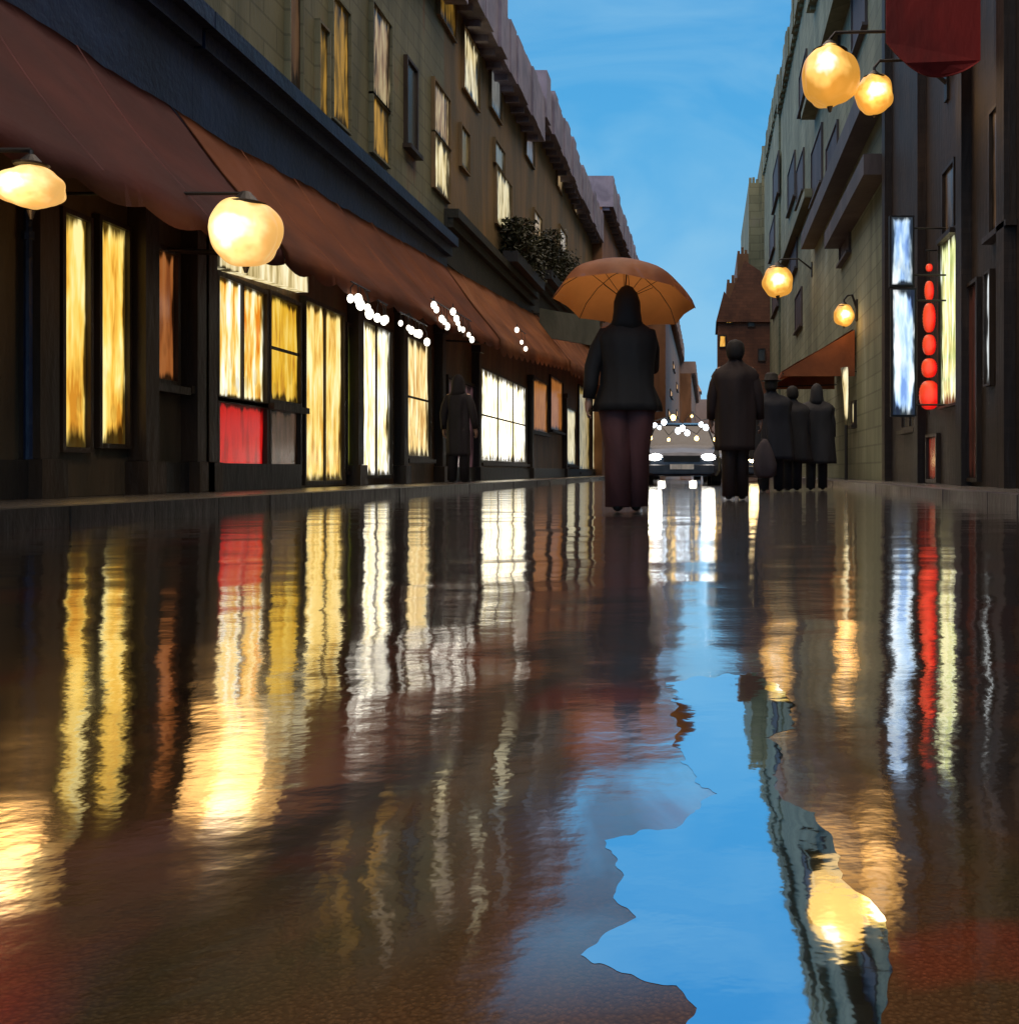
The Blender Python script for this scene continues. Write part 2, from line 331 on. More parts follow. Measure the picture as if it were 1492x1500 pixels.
# ------------------------------------------------------------------ buildings
def window(root, X, side, y0, y1, z0, z1, gm, fm=None, bars=0, rails=0, fw=.05, name='window', sill=True, label=None):
    """side=+1: the wall faces +x (left row), -1: faces -x. The frame stands proud, the pane sits in it."""
    fm = fm or M_frame; bm = bmesh.new(); p = .07
    def b(a, b_, c, d, pr=p):
        xs = sorted((X - side * .01, X + side * pr)); bx(bm, xs[0], xs[1], a, b_, c, d)
    b(y0 - fw, y0, z0 - fw, z1 + fw); b(y1, y1 + fw, z0 - fw, z1 + fw); b(y0, y1, z0 - fw, z0, p - .002); b(y0, y1, z1, z1 + fw, p - .002)
    for k in range(bars):
        c = y0 + (y1 - y0) * (k + 1) / (bars + 1); b(c - .018, c + .018, z0, z1, p - .012)
    for k in range(rails):
        c = z0 + (z1 - z0) * (k + 1) / (rails + 1); b(y0, y1, c - .018, c + .018, p - .022)
    if sill: b(y0 - fw - .05, y1 + fw + .05, z0 - fw - .07, z0 - fw, .14)
    wn = obj(name, fix(bm), fm, root, label=label)
    bm = bmesh.new(); xs = sorted((X - side * .004, X + side * .03)); bx(bm, xs[0], xs[1], y0, y1, z0, z1)
    obj('pane', fix(bm), gm, wn)
    return wn
def building(name, label, X, side, y0, y1, z_base, z_mid, z_top, m_low, m_mid, m_up, depth=7, corn=None, z_corn=1.25, over=.45, group=None, z_awn=3.6, chimneys=1, name_mid='mezzanine'):
    r = wthing(name, label, 'building', (X, (y0 + y1) / 2, z_base), group)
    def blk(nm, x, y0, y1, z0, z1, m, dep=depth):
        bm = bmesh.new(); xs = sorted((x, x - side * dep)); bx(bm, xs[0], xs[1], y0, y1, z0, z1)
        return obj(nm, fix(bm), m, r)
    if z_mid > z_awn:
        blk('shopfront_wall', X, y0, y1, z_base, z_awn, m_low)
        blk(name_mid, X + side * .03, y0 + .002, y1 - .002, z_awn, z_mid, m_mid)
        blk('upper_wall', X - side * .03, y0, y1, z_mid, z_top - z_corn, m_up)
        bm = bmesh.new(); xs = sorted((X - side * .03, X + side * .25)); bx(bm, xs[0], xs[1], y0 + .01, y1 - .01, z_mid - .12, z_mid + .05)
        xs = sorted((X - side * .03, X + side * .14)); bx(bm, xs[0], xs[1], y0 + .03, y1 - .03, z_mid - .30, z_mid - .122)
        obj('string_course', fix(bm), m_mid, r)
    else:
        blk('wall', X, y0, y1, z_base, z_top - z_corn, m_up)
    if corn:
        bm = bmesh.new(); n = max(3, int((y1 - y0) / .7)); st = (y1 - y0) / n
        for k in range(n):   # coping stones and brackets with worn, uneven tops
            xs = sorted((X - side * 1.2, X + side * (over + random.uniform(-.05, .05))))
            bx(bm, xs[0], xs[1], y0 + k * st, y0 + (k + 1) * st - .01, z_top - z_corn, z_top + random.uniform(-.10, .12))
            xs = sorted((X - side * .02, X + side * over * .7)); bx(bm, xs[0], xs[1], y0 + k * st + .1, y0 + k * st + .22, z_top - z_corn - .14, z_top - z_corn - .003)
        obj('cornice', fix(bm), corn, r)
        bm = bmesh.new(); x0 = X - side * 1.25; x1 = X - side * 3.2; xe = X - side * depth
        hull8(bm, [(x0, y0 + .05, z_top - z_corn), (x1, y0 + .05, z_top + 1.2), (x0, y1 - .05, z_top - z_corn), (x1, y1 - .05, z_top + 1.2),
                   (xe, y0 + .05, z_top - z_corn), (xe, y0 + .05, z_top + 1.2), (xe, y1 - .05, z_top - z_corn), (xe, y1 - .05, z_top + 1.2)])
        rf = obj('roof', fix(bm), corn, r)
        for k in range(chimneys):
            yc = y0 + (y1 - y0) * (k + .5) / chimneys; xc = X - side * 3.0
            bm = bmesh.new(); bx(bm, xc - .4, xc + .4, yc - .5, yc + .5, z_top, z_top + 2.2); bx(bm, xc - .47, xc + .47, yc - .57, yc + .57, z_top + 2.2, z_top + 2.35)
            for dy in (-.25, .25): tube(bm, [(xc, yc + dy, z_top + 2.34), (xc, yc + dy, z_top + 2.75)], .11, 8)
            obj('chimney', fix(bm), M_redbrown, rf)
    return r
XL = -5.0
def dL(px, X=XL): return 1500 * X / (px - 1035)
def zz(py, d): return H + (690 - py) * d / 1500
L1 = building('corner_shop_building', 'dark olive rendered shop building with tall lit glass doors under the maroon awning', XL, 1, 1.5, 9.9, .12, 4.72, 10.9, M_stoneL1, M_slate, M_olive, corn=M_purple)
L2 = building('shop_building', 'brown shop building with red and yellow window under the long rust awning', XL, 1, 9.9, 19.6, .12, 4.72, 10.5, M_brownL2, M_slate, M_olive, corn=M_purple)
L3 = building('shop_building', 'brown and olive shop building with one glaring white window, behind the dark standing figure', XL, 1, 19.6, 29, .12, 5.3, 10.9, M_brownL2, M_dkgreen, M_olive2, corn=M_purple, z_awn=4.3)
L4 = building('shop_building', 'brown shop building with small orange and cream windows left of the umbrella', XL, 1, 29, 45, .12, 5.9, 11.6, M_brownL2, M_dkgreen, M_olive2, corn=M_purple, z_awn=4.9, chimneys=2)
L5 = building('town_house', 'tall dusky house rising above the umbrella on the left row', -4.6, 1, 45, 68, .12, 0, 13.2, M_brownL2, M_dkgreen, M_rust, corn=M_purple, chimneys=2)
L6 = building('town_house', 'far brown house seen just right of the umbrella carrier', -2.75, 1, 68, 105, .12, 0, 12.8, M_brownL2, M_dkgreen, M_rust, corn=M_far, chimneys=3)
L7 = building('town_house', 'farthest dim house of the left row, under the tip of the sky', -1.6, 1, 105, 150, .12, 0, 11.6, M_brownL2, M_dkgreen, M_rust, corn=M_far, chimneys=3)

def pxwin(root, x0, x1, y0, y1, cols, s=1.0, X=XL, side=1, up=False, **k):
    Xs = X - (.03 * side if up else 0)
    d0, d1 = dL(x0, Xs), dL(x1, Xs)
    if d0 > d1: d0, d1 = d1, d0
    dm = (d0 + d1) / 2
    gk = {a: k.pop(a) for a in ('edge', 'vfade', 'nscale') if a in k}
    gm = cols if not isinstance(cols, list) else G(cols, s, **gk)
    return window(root, Xs, side, d0, d1, zz(y1, dm), zz(y0, dm), gm, **k)
# ground-floor openings, left row
pxwin(L1, 84, 120, 318, 655, YEL, 1.05, name='glazed_door', sill=False, fw=.04)
pxwin(L1, 138, 178, 330, 650, YEL, 1.1, name='glazed_door', sill=False, fw=.04)
pxwin(L1, 216, 250, 368, 556, [(.22, .06, .015), (.36, .11, .025), (.40, .14, .04)], .8, edge=.1)
pxwin(L1, 268, 286, 400, 560, [(.05, .025, .01), (.10, .05, .02)], .7)
w1 = pxwin(L2, 312, 382, 418, 585, [(.75, .22, .01), (.90, .55, .10), (1, .88, .5), (1, 1, .9)], 1.05, bars=1, edge=.09, vfade=.05, sill=False)
pxwin(L2, 312, 382, 594, 692, [(.36, .006, .005), (.62, .010, .008), (.50, .008, .008)], .85, edge=.06, vfade=.1, name='lit_panel', sill=False)
pxwin(L2, 389, 432, 440, 588, [(.50, .22, .02), (.80, .45, .03), (.90, .62, .12)], .95, edge=.08, rails=1)
pxwin(L2, 389, 432, 602, 690, [(.05, .03, .015), (.10, .05, .03)], .7, name='lit_panel', sill=False)
pxwin(L2, 441, 497, 452, 704, [(.62, .30, .04), (.90, .62, .16), (1, .82, .42)], 1.1, bars=1, edge=.1, name='glazed_door', sill=False, vfade=.06)
pxwin(L2, 503, 517, 480, 690, [(.05, .06, .01), (.12, .13, .015), (.20, .22, .02)], .8, name='lit_panel', sill=False)
pxwin(L2, 523, 568, 478, 696, WHT, 1.4, bars=1, name='glazed_door', sill=False, vfade=.06)
pxwin(L2, 590, 625, 500, 668, [(.55, .28, .08), (.92, .66, .26), (1, .88, .55)], 1.1, rails=1)
pxwin(L3, 700, 768, 556, 676, WHT, 1.9, edge=.1, bars=2, rails=1)
pxwin(L3, 652, 692, 560, 705, [(.045, .022, .025), (.09, .045, .05)], .8, name='glazed_door', sill=False, bars=1)
pxwin(L4, 776, 800, 558, 632, [(.30, .10, .02), (.52, .20, .04)], .75)
pxwin(L4, 804, 822, 556, 630, [(.28, .09, .02), (.48, .18, .04)], .75)
pxwin(L4, 828, 841, 600, 680, CRM, .9)
pxwin(L4, 846, 862, 570, 690, [(.10, .07, .02), (.35, .24, .06), (.6, .45, .2)], .8)
pxwin(L4, 866, 868.5, 560, 690, CRM, 1.0)
# upper windows, left row
for b in [(418, 436, -70, 130, [(.08, .04, .02), (.13, .065, .03)], .6), (462, 476, 40, 172, GLD, .9), (482, 507, 6, 182, GLD, 1.0), (541, 568, 20, 150, PCH, .55), (541, 566, 152, 232, GLD, 1.1)]:
    pxwin(L2, *b, up=True, edge=.3, vfade=.2, sill=False, fm=M_olive, fw=.035)
pxwin(L2, 592, 606, 95, 215, M_glassd, up=True); pxwin(L1, 300, 380, -420, -120, GLD, .8, up=True); pxwin(L2, 540, 568, -260, -60, GLD, .8, up=True)
pxwin(L2, 480, 507, -320, -110, M_glassd, up=True)
for b in [(632, 655, 132, 205, PCH, .6), (632, 655, 208, 284, CRM, .95), (676, 699, 60, 145, CRM, .85), (672, 684, 190, 248, [(.10, .08, .03), (.15, .10, .04)], .8), (640, 664, -70, 40, GLD, .6)]:
    pxwin(L3, *b, up=True, edge=.3, vfade=.2, sill=False, fm=M_olive2, fw=.035)
for b in [(724, 746, 258, 338, CRM, .85), (716, 732, 92, 168, [(.10, .11, .11), (.20, .20, .19)], .8), (722, 736, 214, 246, [(.12, .12, .10), (.2, .19, .14)], .7)]:
    pxwin(L3, *b, up=True, edge=.3, vfade=.2, sill=False, fm=M_olive2, fw=.035)
for b in [(758, 769, 140, 176, [(.07, .07, .08), (.12, .12, .13)], .8), (780, 791, 314, 370, PCH, .7), (818, 828, 338, 384, PCH, .6), (814, 822, 238, 278, PCH, .5), (768, 780, 190, 236, [(.10, .08, .07), (.16, .13, .12)], .8), (838, 845, 282, 312, PCH, .4),
          ]:
    pxwin(L4, *b, up=True, edge=.3, vfade=.2, sill=False, fm=M_olive2, fw=.04)
for k, (x, y, s) in enumerate([(908, 500, .5), (917, 560, .5), (955, 480, .4), (962, 560, .4), (945, 420, .3)]):
    d0 = dL(x, -4.6); window(L5, -4.6, 1, d0, d0 + 1.2, zz(y + 18, d0), zz(y, d0), G(PCH, s))
for (x, y) in [(981, 570), (985, 530), (990, 600), (978, 600), (990, 560), (986, 620)]:
    d0 = dL(x, -2.75); window(L6, -2.75, 1, d0, d0 + 3.5, zz(y + 9, d0), zz(y, d0), G([(.5, .22, .04), (.85, .42, .08)], .9))
for (x, y) in [(1013, 590), (1016, 600), (1013, 615)]:
    d0 = dL(x, -1.7); window(L7, -1.7, 1, d0, d0 + 5, zz(y + 12, d0), zz(y, d0), G([(.5, .22, .04), (.85, .42, .08)], .9))
# lit shop sign band and dark plinths
bm = bmesh.new(); hull8(bm, [(-5.0, 10.2, 2.36), (-5.0, 10.2, 2.60), (-5.0, 12.5, 2.50), (-5.0, 12.5, 2.76), (-4.86, 10.2, 2.36), (-4.86, 10.2, 2.60), (-4.86, 12.5, 2.50), (-4.86, 12.5, 2.76)])
obj('lit_fascia', fix(bm), G(CRM, 1.05, edge=.05, vfade=.12), L2)
for root, a, b in ((L1, 1.5, 7.7), (L1, 8.9, 9.9), (L2, 9.9, 12.4), (L3, 19.6, 29), (L4, 29, 45)):
    bm = bmesh.new(); bx(bm, -5.0, -4.90, a + .01, b - .01, .12, .40); obj('plinth', fix(bm), M_kerb, root)
for root, ys in ((L1, (7.55, 8.95, 9.85)), (L2, (10.02, 14.35, 16.5, 18.9)), (L3, (21.9, 28.6)), (L4, (35.5,))):
    for y in ys:
        bm = bmesh.new(); bx(bm, -5.0, -4.84, y - .11, y + .11, .41, 2.85); bx(bm, -5.0, -4.80, y - .15, y + .15, .12, .405); bx(bm, -5.0, -4.80, y - .15, y + .15, 2.852, 3.0)
        obj('pilaster', fix(bm), M_frame, root)
# a blue-grey letterbox slot and a drainpipe on the first building
bm = bmesh.new(); tube(bm, [(-4.93, 7.45, .14), (-4.93, 7.45, 3.5)], .035, 10); tube(bm, [(-4.93, 7.45, 2.0), (-4.93, 7.45, 2.06)], .05, 10); obj('drainpipe', fix(bm), M_slate, L1)

# right row
XR = 3.6
R1 = building('dark_corner_building', 'near black brick building with blue, red and white lights at the right edge', XR, -1, 1.0, 20.4, .12, 0, 15, M_darkR, M_darkR, M_darkR, corn=M_darkR, z_corn=.6)
R2 = building('stone_building', 'grey olive stone building behind the rust awning on the right', XR, -1, 20.4, 34.5, .12, 0, 17.0, M_oliveR, M_oliveR, M_oliveR, corn=M_oliveR, over=.25)
R3 = building('stone_building', 'grey olive building rising left of the large twin lamps, ending in open sky', XR, -1, 34.5, 50, .12, 0, 19.0, M_oliveR, M_oliveR, M_oliveR, corn=M_oliveT, over=.2)
R4 = wthing('stone_tower_house', 'tall narrow olive tower with stepped top standing behind the brown gabled house', 'building', (3.5, 70, .12))
for nm, (xa, xb, ya, yb, zt, m_) in (('wall', (3.42, 9, 64, 80, 20.2, M_oliveT)), ('stepped_wing', (2.62, 3.415, 64.2, 79, 18.4, M_oliveT)), ('stepped_wing', (1.9, 2.615, 64.4, 78, 14.0, M_rust)), ('stepped_wing', (1.25, 1.895, 64.6, 77, 12.2, M_rust))):
    bm = bmesh.new(); bx(bm, xa, xb, ya, yb, .12, zt); w_ = obj(nm, fix(bm), m_, R4)
    bm = bmesh.new()
    x = xa + .02
    while x < min(xb, 5) - .12: bx(bm, x, x + .16, ya + .02, ya + .3, zt + .003, zt + random.uniform(.15, .5)); x += random.uniform(.2, .3)
    obj('parapet', fix(bm), m_, w_)
R6 = building('stone_building', 'lower olive building between the tower and the grey olive building', 3.5, -1, 50, 62.5, .12, 0, 19.6, M_oliveR, M_oliveR, M_oliveR, corn=M_oliveR, over=.1)
# brown gabled house closing the right side of the street
R5 = wthing('gabled_house', 'red brown gabled house with small amber windows behind the walking figures', 'building', (2.6, 59, .12))
bm = bmesh.new(); bx(bm, .62, 4.4, 57, 62, .12, 8.6); obj('wall', fix(bm), M_redbrown, R5)
bm = bmesh.new()
pr = [(.5, 8.6), (.95, 10.3), (1.25, 9.9), (2.1, 12.0), (3.0, 11.4), (3.9, 9.3), (4.5, 8.6)]
a = [bm.verts.new((x, 56.8, z)) for x, z in pr]; b = [bm.verts.new((x, 62.2, z)) for x, z in pr]
bm.faces.new(a); bm.faces.new(b)
for k in range(len(pr)): bm.faces.new((a[k], a[(k + 1) % len(pr)], b[(k + 1) % len(pr)], b[k]))
obj('roof', fix(bm), M_redbrown, R5)
for (px, py) in [(1068, 465), (1058, 500), (1060, 545), (1052, 585), (1100, 470), (1115, 520)]:
    x = (px - 1035) * 57 / 1500; z = zz(py, 57); lit = px < 1090
    bm = bmesh.new()
    for q in ((x - .21, x - .15), (x + .15, x + .21)): bx(bm, q[0], q[1], 56.92, 57.0, z - .36, z + .36)
    bx(bm, x - .15, x + .15, 56.92, 57, z + .3, z + .36); bx(bm, x - .15, x + .15, 56.92, 57, z - .36, z - .3)
    wn = obj('window', fix(bm), M_frame, R5); bm = bmesh.new(); bx(bm, x - .15, x + .15, 56.95, 57.01, z - .3, z + .3)
    obj('pane', fix(bm), G([(.6, .25, .03), (1, .55, .1)], 1.0, 'X') if lit else M_glassd, wn)
FB = wthing('far_house', 'pale dusky house closing the end of the street behind the cars', 'building', (-.5, 160, .12))
bm = bmesh.new(); bx(bm, -3.4, 3.5, 158, 164, .12, 11.4); bx(bm, -3.4, -1.0, 158.1, 164.1, 11.4, 12.6); bx(bm, .6, 3.5, 158.1, 164.1, 11.4, 13.2); obj('wall', fix(bm), M_far, FB)
bm = bmesh.new(); hull8(bm, [(-3.6, 157.6, 12.6), (-3.0, 160, 14.4), (-3.6, 164.5, 12.6), (-3.0, 162, 14.4), (-.8, 157.6, 12.6), (-1.6, 160, 14.4), (-.8, 164.5, 12.6), (-1.6, 162, 14.4)]); obj('roof', fix(bm), M_rust, FB)
for x, z in [(-2.3, 8.5), (-2.3, 5.5), (0.2, 5.6), (1.4, 8.8), (.1, 3.2), (-1, 5.4)]:
    bm = bmesh.new(); bx(bm, x - .4, x + .4, 157.9, 158.0, z - .75, z + .75); wn = obj('window', fix(bm), M_frame, FB)
    bm = bmesh.new(); bx(bm, x - .3, x + .3, 157.86, 157.95, z - .65, z + .65); obj('pane', fix(bm), G([(.5, .25, .04), (.85, .45, .1)], .8, 'X'), wn)
# right row windows and ledges
def rwin(root, x0, x1, y0, y1, cols, s=1., X=XR, **k): return pxwin(root, x0, x1, y0, y1, cols, s, X=X, side=-1, **k)
M_pg = mottled('dim_violet_glass', (.05, .042, .05), (.10, .08, .09), scale=1, rough=.6, spec=.2)
for b in [(1190, 1205, 205, 282), (1212, 1228, 200, 262), (1216, 1230, 20, 95), (1250, 1270, -60, 60), (1232, 1246, 300, 375)]: rwin(R2, *b, M_pg, fm=M_ledge)
for b in [(1155, 1165, 240, 300), (1168, 1178, 235, 290), (1158, 1168, 340, 400), (1172, 1182, 95, 150), (1166, 1175, 430, 480)]: rwin(R3, *b, M_pg, fm=M_ledge)
for b in [(1133, 1141, 240, 296), (1128, 1135, 330, 372), (1132, 1140, 420, 455)]: rwin(R6, *b, M_pg, X=3.5, fm=M_ledge)
for z, a, b, th in ((8.0, 20.6, 34.3, .5), (6.5, 20.6, 27.5, .42), (12.2, 20.6, 34.3, .22)):
    bm = bmesh.new(); bx(bm, XR - .45, XR, a, b, z - th / 2, z + th / 2); obj('ledge', fix(bm), M_ledge if th > .3 else M_oliveR, R2)
bm = bmesh.new(); bx(bm, XR - .3, XR, 34.7, 49.8, 9.6, 9.9); obj('ledge', fix(bm), M_oliveT, R3)
# lit openings of the dark building
WY = [(.35, .42, .12), (.80, .82, .35), (.95, 1, .85)]
rwin(R1, 1380, 1408, 345, 592, WY, 1.1, fw=.04, sill=False, edge=.2)
rwin(R1, 1448, 1456, 400, 562, [(.10, .10, .09), (.7, .75, .75), (.95, 1, 1)], .9, fw=.03, sill=False, edge=.35)
rwin(R1, 1386, 1402, 246, 338, [(.02, .012, .008), (.07, .042, .022)], .8)
rwin(R1, 1456, 1486, 150, 330, [(.03, .018, .010), (.09, .05, .026)], .8)
rwin(R1, 1362, 1376, 640, 702, [(.12, .012, .006), (.22, .02, .01)], .8, sill=False, name='lit_panel')
for (a, b) in ((17.3, 18.6), (9.5, 11.0)):
    window(R1, XR, -1, a, b, 1.1, 3.0, M_glassd, bars=1)
for (y, z0, z1) in ((12.1, .12, 15), (14.1, .12, 9), (17.0, .12, 15), (20.1, .12, 14)):
    bm = bmesh.new(); bx(bm, XR - .14, XR, y - .16, y + .16, z0, z1 - .8); obj('pilaster', fix(bm), M_darkR, R1)
rwin(R1, 1412, 1436, 420, 700, [(.02, .006, .004), (.055, .012, .007)], .8, name='door', sill=False)
rwin(R2, 1250, 1254, 590, 620, CRM, .8)

# ------------------------------------------------------------------ awnings
def awning(label, m, y0, y1, zt0, zt1, ze0, ze1, drop=.18, xw=XL, xe=-3.9, bays=4, mid_sag=.06, near=True):
    ym = (y0 + y1) / 2
    r = wthing('awning', label, 'awning', (xw, ym, (ze0 + ze1) / 2), 'awnings along the left shop row' if xw < 0 else None)
    bm = bmesh.new(); ny = 90; nx = 10; g = []; side = 1 if xe > xw else -1
    for i in range(ny + 1):
        t = i / ny; y = y0 + (y1 - y0) * t; row = []
        zt = zt0 + (zt1 - zt0) * t; ze = ze0 + (ze1 - ze0) * t
        for j in range(nx + 1):
            s = j / nx; x = xw + side * .06 + (xe - xw - side * .06) * s
            z = zt + (ze - zt) * s - mid_sag * math.sin(s * math.pi) * (.3 + 1.1 * abs(math.sin(t * bays * math.pi))) + .05 * noise.noise(Vector((y * .9, s * 2, 2))) + .022 * noise.noise(Vector((y * 4, s * 1.2, 7)))
            row.append(bm.verts.new((x, y, z)))
        drp = drop * (.75 + .35 * abs(math.sin(t * bays * 3 * math.pi)))
        row.append(bm.verts.new((xe + side * .01, y, ze - drp))); g.append(row)
    for i in range(ny):
        for j in range(nx + 1): bm.faces.new((g[i][j], g[i + 1][j], g[i + 1][j + 1], g[i][j + 1]))
    bmesh.ops.solidify(bm, geom=bm.faces, thickness=.012)
    obj('canvas', fix(bm), m, r, smooth=True)
    for y, zt, ze in ((y0 + .01, zt0, ze0), (y1 - .01, zt1, ze1)):
        if (y < ym and not near) or (y > ym and xw < 0 and y1 < 40): continue
        bm = bmesh.new(); p = [(xw + side * .05, zt - .03), (xe, ze - .03), (xe, ze - drop), (xw + side * .05, ze - drop)]
        a = [bm.verts.new((x, y - .004, z)) for x, z in p]; b = [bm.verts.new((x, y + .004, z)) for x, z in p]
        bm.faces.new(a); bm.faces.new(b)
        for k in range(4): bm.faces.new((a[k], a[(k + 1) % 4], b[(k + 1) % 4], b[k]))
        obj('gusset', fix(bm), m, r)
    bm = bmesh.new(); tube(bm, [(xe - side * .03, y0, ze0 - .06), (xe - side * .03, y1, ze1 - .06)], .018)
    for y, ze in ((y0 + .06, ze0), (y1 - .06, ze1)): tube(bm, [(xw, y, ze + .0), (xe - side * .03, y, ze - .06)], .016)
    obj('frame_bar', fix(bm), M_black, r)
    nb = max(2, int((y1 - y0) / 1.25))   # stitched seams between the canvas widths
    for q in range(1, nb):
        t = q / nb; y = y0 + (y1 - y0) * t; zt = zt0 + (zt1 - zt0) * t; ze = ze0 + (ze1 - ze0) * t; pp = []
        for j in range(nx + 1):
            s = j / nx; x = xw + side * .06 + (xe - xw - side * .06) * s
            pp.append((x, y, zt + (ze - zt) * s - mid_sag * math.sin(s * math.pi) * (.3 + 1.1 * abs(math.sin(t * bays * math.pi))) + .05 * noise.noise(Vector((y * .9, s * 2, 2))) + .022 * noise.noise(Vector((y * 4, s * 1.2, 7))) + .002))
        bm = bmesh.new(); tube(bm, pp, .007, 5); obj('seam', fix(bm), m, r)
    return r
awning('broad maroon awning at the upper left, over the tall lit doors', M_aw1, 2.4, 9.44, 3.66, 3.66, 2.14, 2.36, bays=3)
awning('long rust brown awning hung with white bulbs along its edge', M_aw2, 9.46, 19.28, 3.665, 4.20, 2.365, 2.78, bays=5, near=False)
awning('bright orange awning over the glaring white shop window', M_aw3, 19.3, 29.1, 4.21, 4.80, 2.79, 3.45, bays=5, drop=.28, near=False)
awning('farthest orange awning, ending at the shoulder of the umbrella carrier', M_aw3, 29.12, 44, 4.81, 5.6, 3.46, 4.0, bays=6, drop=.38, near=False)
awning('deep rust awning projecting from the olive stone building on the right', M_aw2, 24.6, 28.5, 3.75, 3.75, 2.72, 2.72, xw=XR, xe=1.8, bays=2, drop=.12)

# ------------------------------------------------------------------ shrubs on the mezzanine ledges
M_leaf = mottled('dark_leaf', (.012, .014, .006), (.035, .038, .014), scale=3, rough=.5, bump=0)
def shrub(label, y0, y1, z, n, hgt=.8, x=-4.72):
    r = wthing('planter_shrub', label, 'shrub', (x, (y0 + y1) / 2, z), 'dark shrubs in planters above the awnings')
    bm = bmesh.new(); bx(bm, x - .18, x + .18, y0, y1, z, z + .26); obj('planter', fix(bm), M_black, r)
    bm = bmesh.new()
    for k in range(n):
        y = random.uniform(y0, y1); ph = .5 + .5 * noise.noise(Vector((y * 1.3, z, 0)))
        zc = z + .2 + random.random() ** .7 * hgt * (.45 + ph); xc = x + random.gauss(0, .18)
        s = random.uniform(.04, .085); R3m = Matrix.Rotation(random.uniform(0, 6.3), 3, Vector((random.gauss(0, 1), random.gauss(0, 1), random.gauss(0, 1))).normalized())
        vs_ = [bm.verts.new(Vector((xc, y, zc)) + R3m @ Vector(p) * s) for p in ((-1, 0, 0), (0, .45, .1), (1.1, 0, 0), (0, -.45, .1))]
        bm.faces.new(vs_)
    obj('foliage', bm, M_leaf, r)
    bm = bmesh.new()
    for k in range(9):
        y = random.uniform(y0 + .1, y1 - .1); tube(bm, [(x, y, z + .2), (x + random.gauss(0, .08), y + random.gauss(0, .12), z + .6)], [.02, .008], 5)
    obj('stem', bm, M_frame, r)
shrub('dark bushy shrub above the bright orange awning', 24.6, 28.7, 5.36, 3400, 1.0)
shrub('tall dark shrub ledge up and left of the umbrella', 30, 36, 5.96, 4500, 1.3)
shrub('tallest dark shrub, touching the left rim of the umbrella', 36.5, 44, 5.96, 5500, 1.7)

# ------------------------------------------------------------------ lamps
M_lampW = lampglass('amber_glass_large', (1, .97, .82), (.90, .50, .12), (.42, .19, .025), 1.2, (.34, .05, .62), .8)
M_lampC = lampglass('cream_glass', (1, 1, .95), (1, .74, .30), (.62, .33, .09), 1.15, (.45, .08, .5), .95)
M_lampY = lampglass('yellow_glass', (1, .98, .85), (1, .60, .12), (.50, .22, .03), 1.2, (.5, .05, .5), .8)
def lamp(label, X, d, z, r, m, wallx, seed, hang=None, group='warm street lamps on brackets', sc3=(1, 1, 1.1), watts=22):
    t = wthing('wall_lamp', label, 'lamp', (wallx, d, z), group)
    bm = bmesh.new(); res = bmesh.ops.create_icosphere(bm, subdivisions=5, radius=1)
    for v in res['verts']:
        n_ = v.co.copy(); th = math.atan2(n_.y, n_.x); fl = 1 + .075 * (1 - n_.z ** 2) * abs(math.cos(th * 4 + seed)) + .15 * noise.noise(n_ * 1.5 + Vector((seed, 0, 0)))
        v.co = Vector((X + n_.x * sc3[0] * r * fl, d + n_.y * sc3[1] * r * fl, z + n_.z * sc3[2] * r * fl))
    obj('lamp_glass', bm, m, t, smooth=True)
    bm = bmesh.new(); sgn = 1 if X > wallx else -1
    if hang is None:
        top = z + r * 1.12
        tube(bm, [(wallx, d, top - .15), (wallx + sgn * abs(X - wallx) * .4, d, top + .22), (X - sgn * .08, d, top + .2), (X, d, top + .1), (X, d, top - .04)], [.035, .028, .024, .022, .03], 8)
        bx(bm, min(wallx, wallx + sgn * .04), max(wallx, wallx + sgn * .04), d - .09, d + .09, top - .4, top + .1)
    else:
        tube(bm, [(X, d, z + r * .9), (X, d, hang)], .012, 6); tube(bm, [(wallx, d, hang), (X, d, hang)], .014, 6)
    obj('bracket', fix(bm), M_black, t)
    bm = bmesh.new(); tube(bm, [(X, d, z + r * .84), (X, d, z + r * .92), (X, d, z + r * 1.0), (X, d, z + r * 1.3)], [r * .62, r * .66, r * .42, r * .14], 16); obj('cap', fix(bm), M_black, t)
    bm = bmesh.new(); tube(bm, [(X, d, z - r * 1.3), (X, d, z - r * .95)], [r * .05, r * .16], 10); obj('finial', fix(bm), M_black, t)
    ld = bpy.data.lights.new('lamp_light', 'POINT'); lo = bpy.data.objects.new('lamp_light', ld); C.objects.link(lo); lo.parent = t
    ld.energy = watts * .38; ld.color = (1, .52, .16); ld.shadow_soft_size = r * 1.1
    lo.location = Vector((X, d - r * 1.5, z - r * 1.2)) - Vector((wallx, d, z))
    return t
lamp('large amber street lamp with pale core, high against the olive building', 1.80, 15.0, 6.10, .40, M_lampW, XR, 1.0)
lamp('smaller amber lamp beside the large one, against the dark wall edge', 2.50, 15.3, 5.95, .27, M_lampY, XR, 5.0)
lamp('small amber lamp on the olive wall above the brown gable', 2.42, 35, 6.8, .50, M_lampY, XR, 9.0)
lamp('small round lamp directly above the rust awning on the right', 3.28, 24.5, 4.05, .24, M_lampY, XR, 12.0)
lamp('big cream lantern blazing at the far end of the maroon awning', -3.55, 7.89, 2.16, .24, M_lampC, XL, 21.0, hang=2.46, group='lanterns under the left awnings', sc3=(1.1, 1, 1.05), watts=18)
lamp('small pinkish cream lantern at the far left edge under the maroon awning', -3.66, 5.55, 1.86, .135, M_lampC, XL, 27.0, hang=2.06, group='lanterns under the left awnings', sc3=(1.25, 1, .85), watts=12)
M_bulb = emit('white_bulb', (1, .93, .78), 3.2)
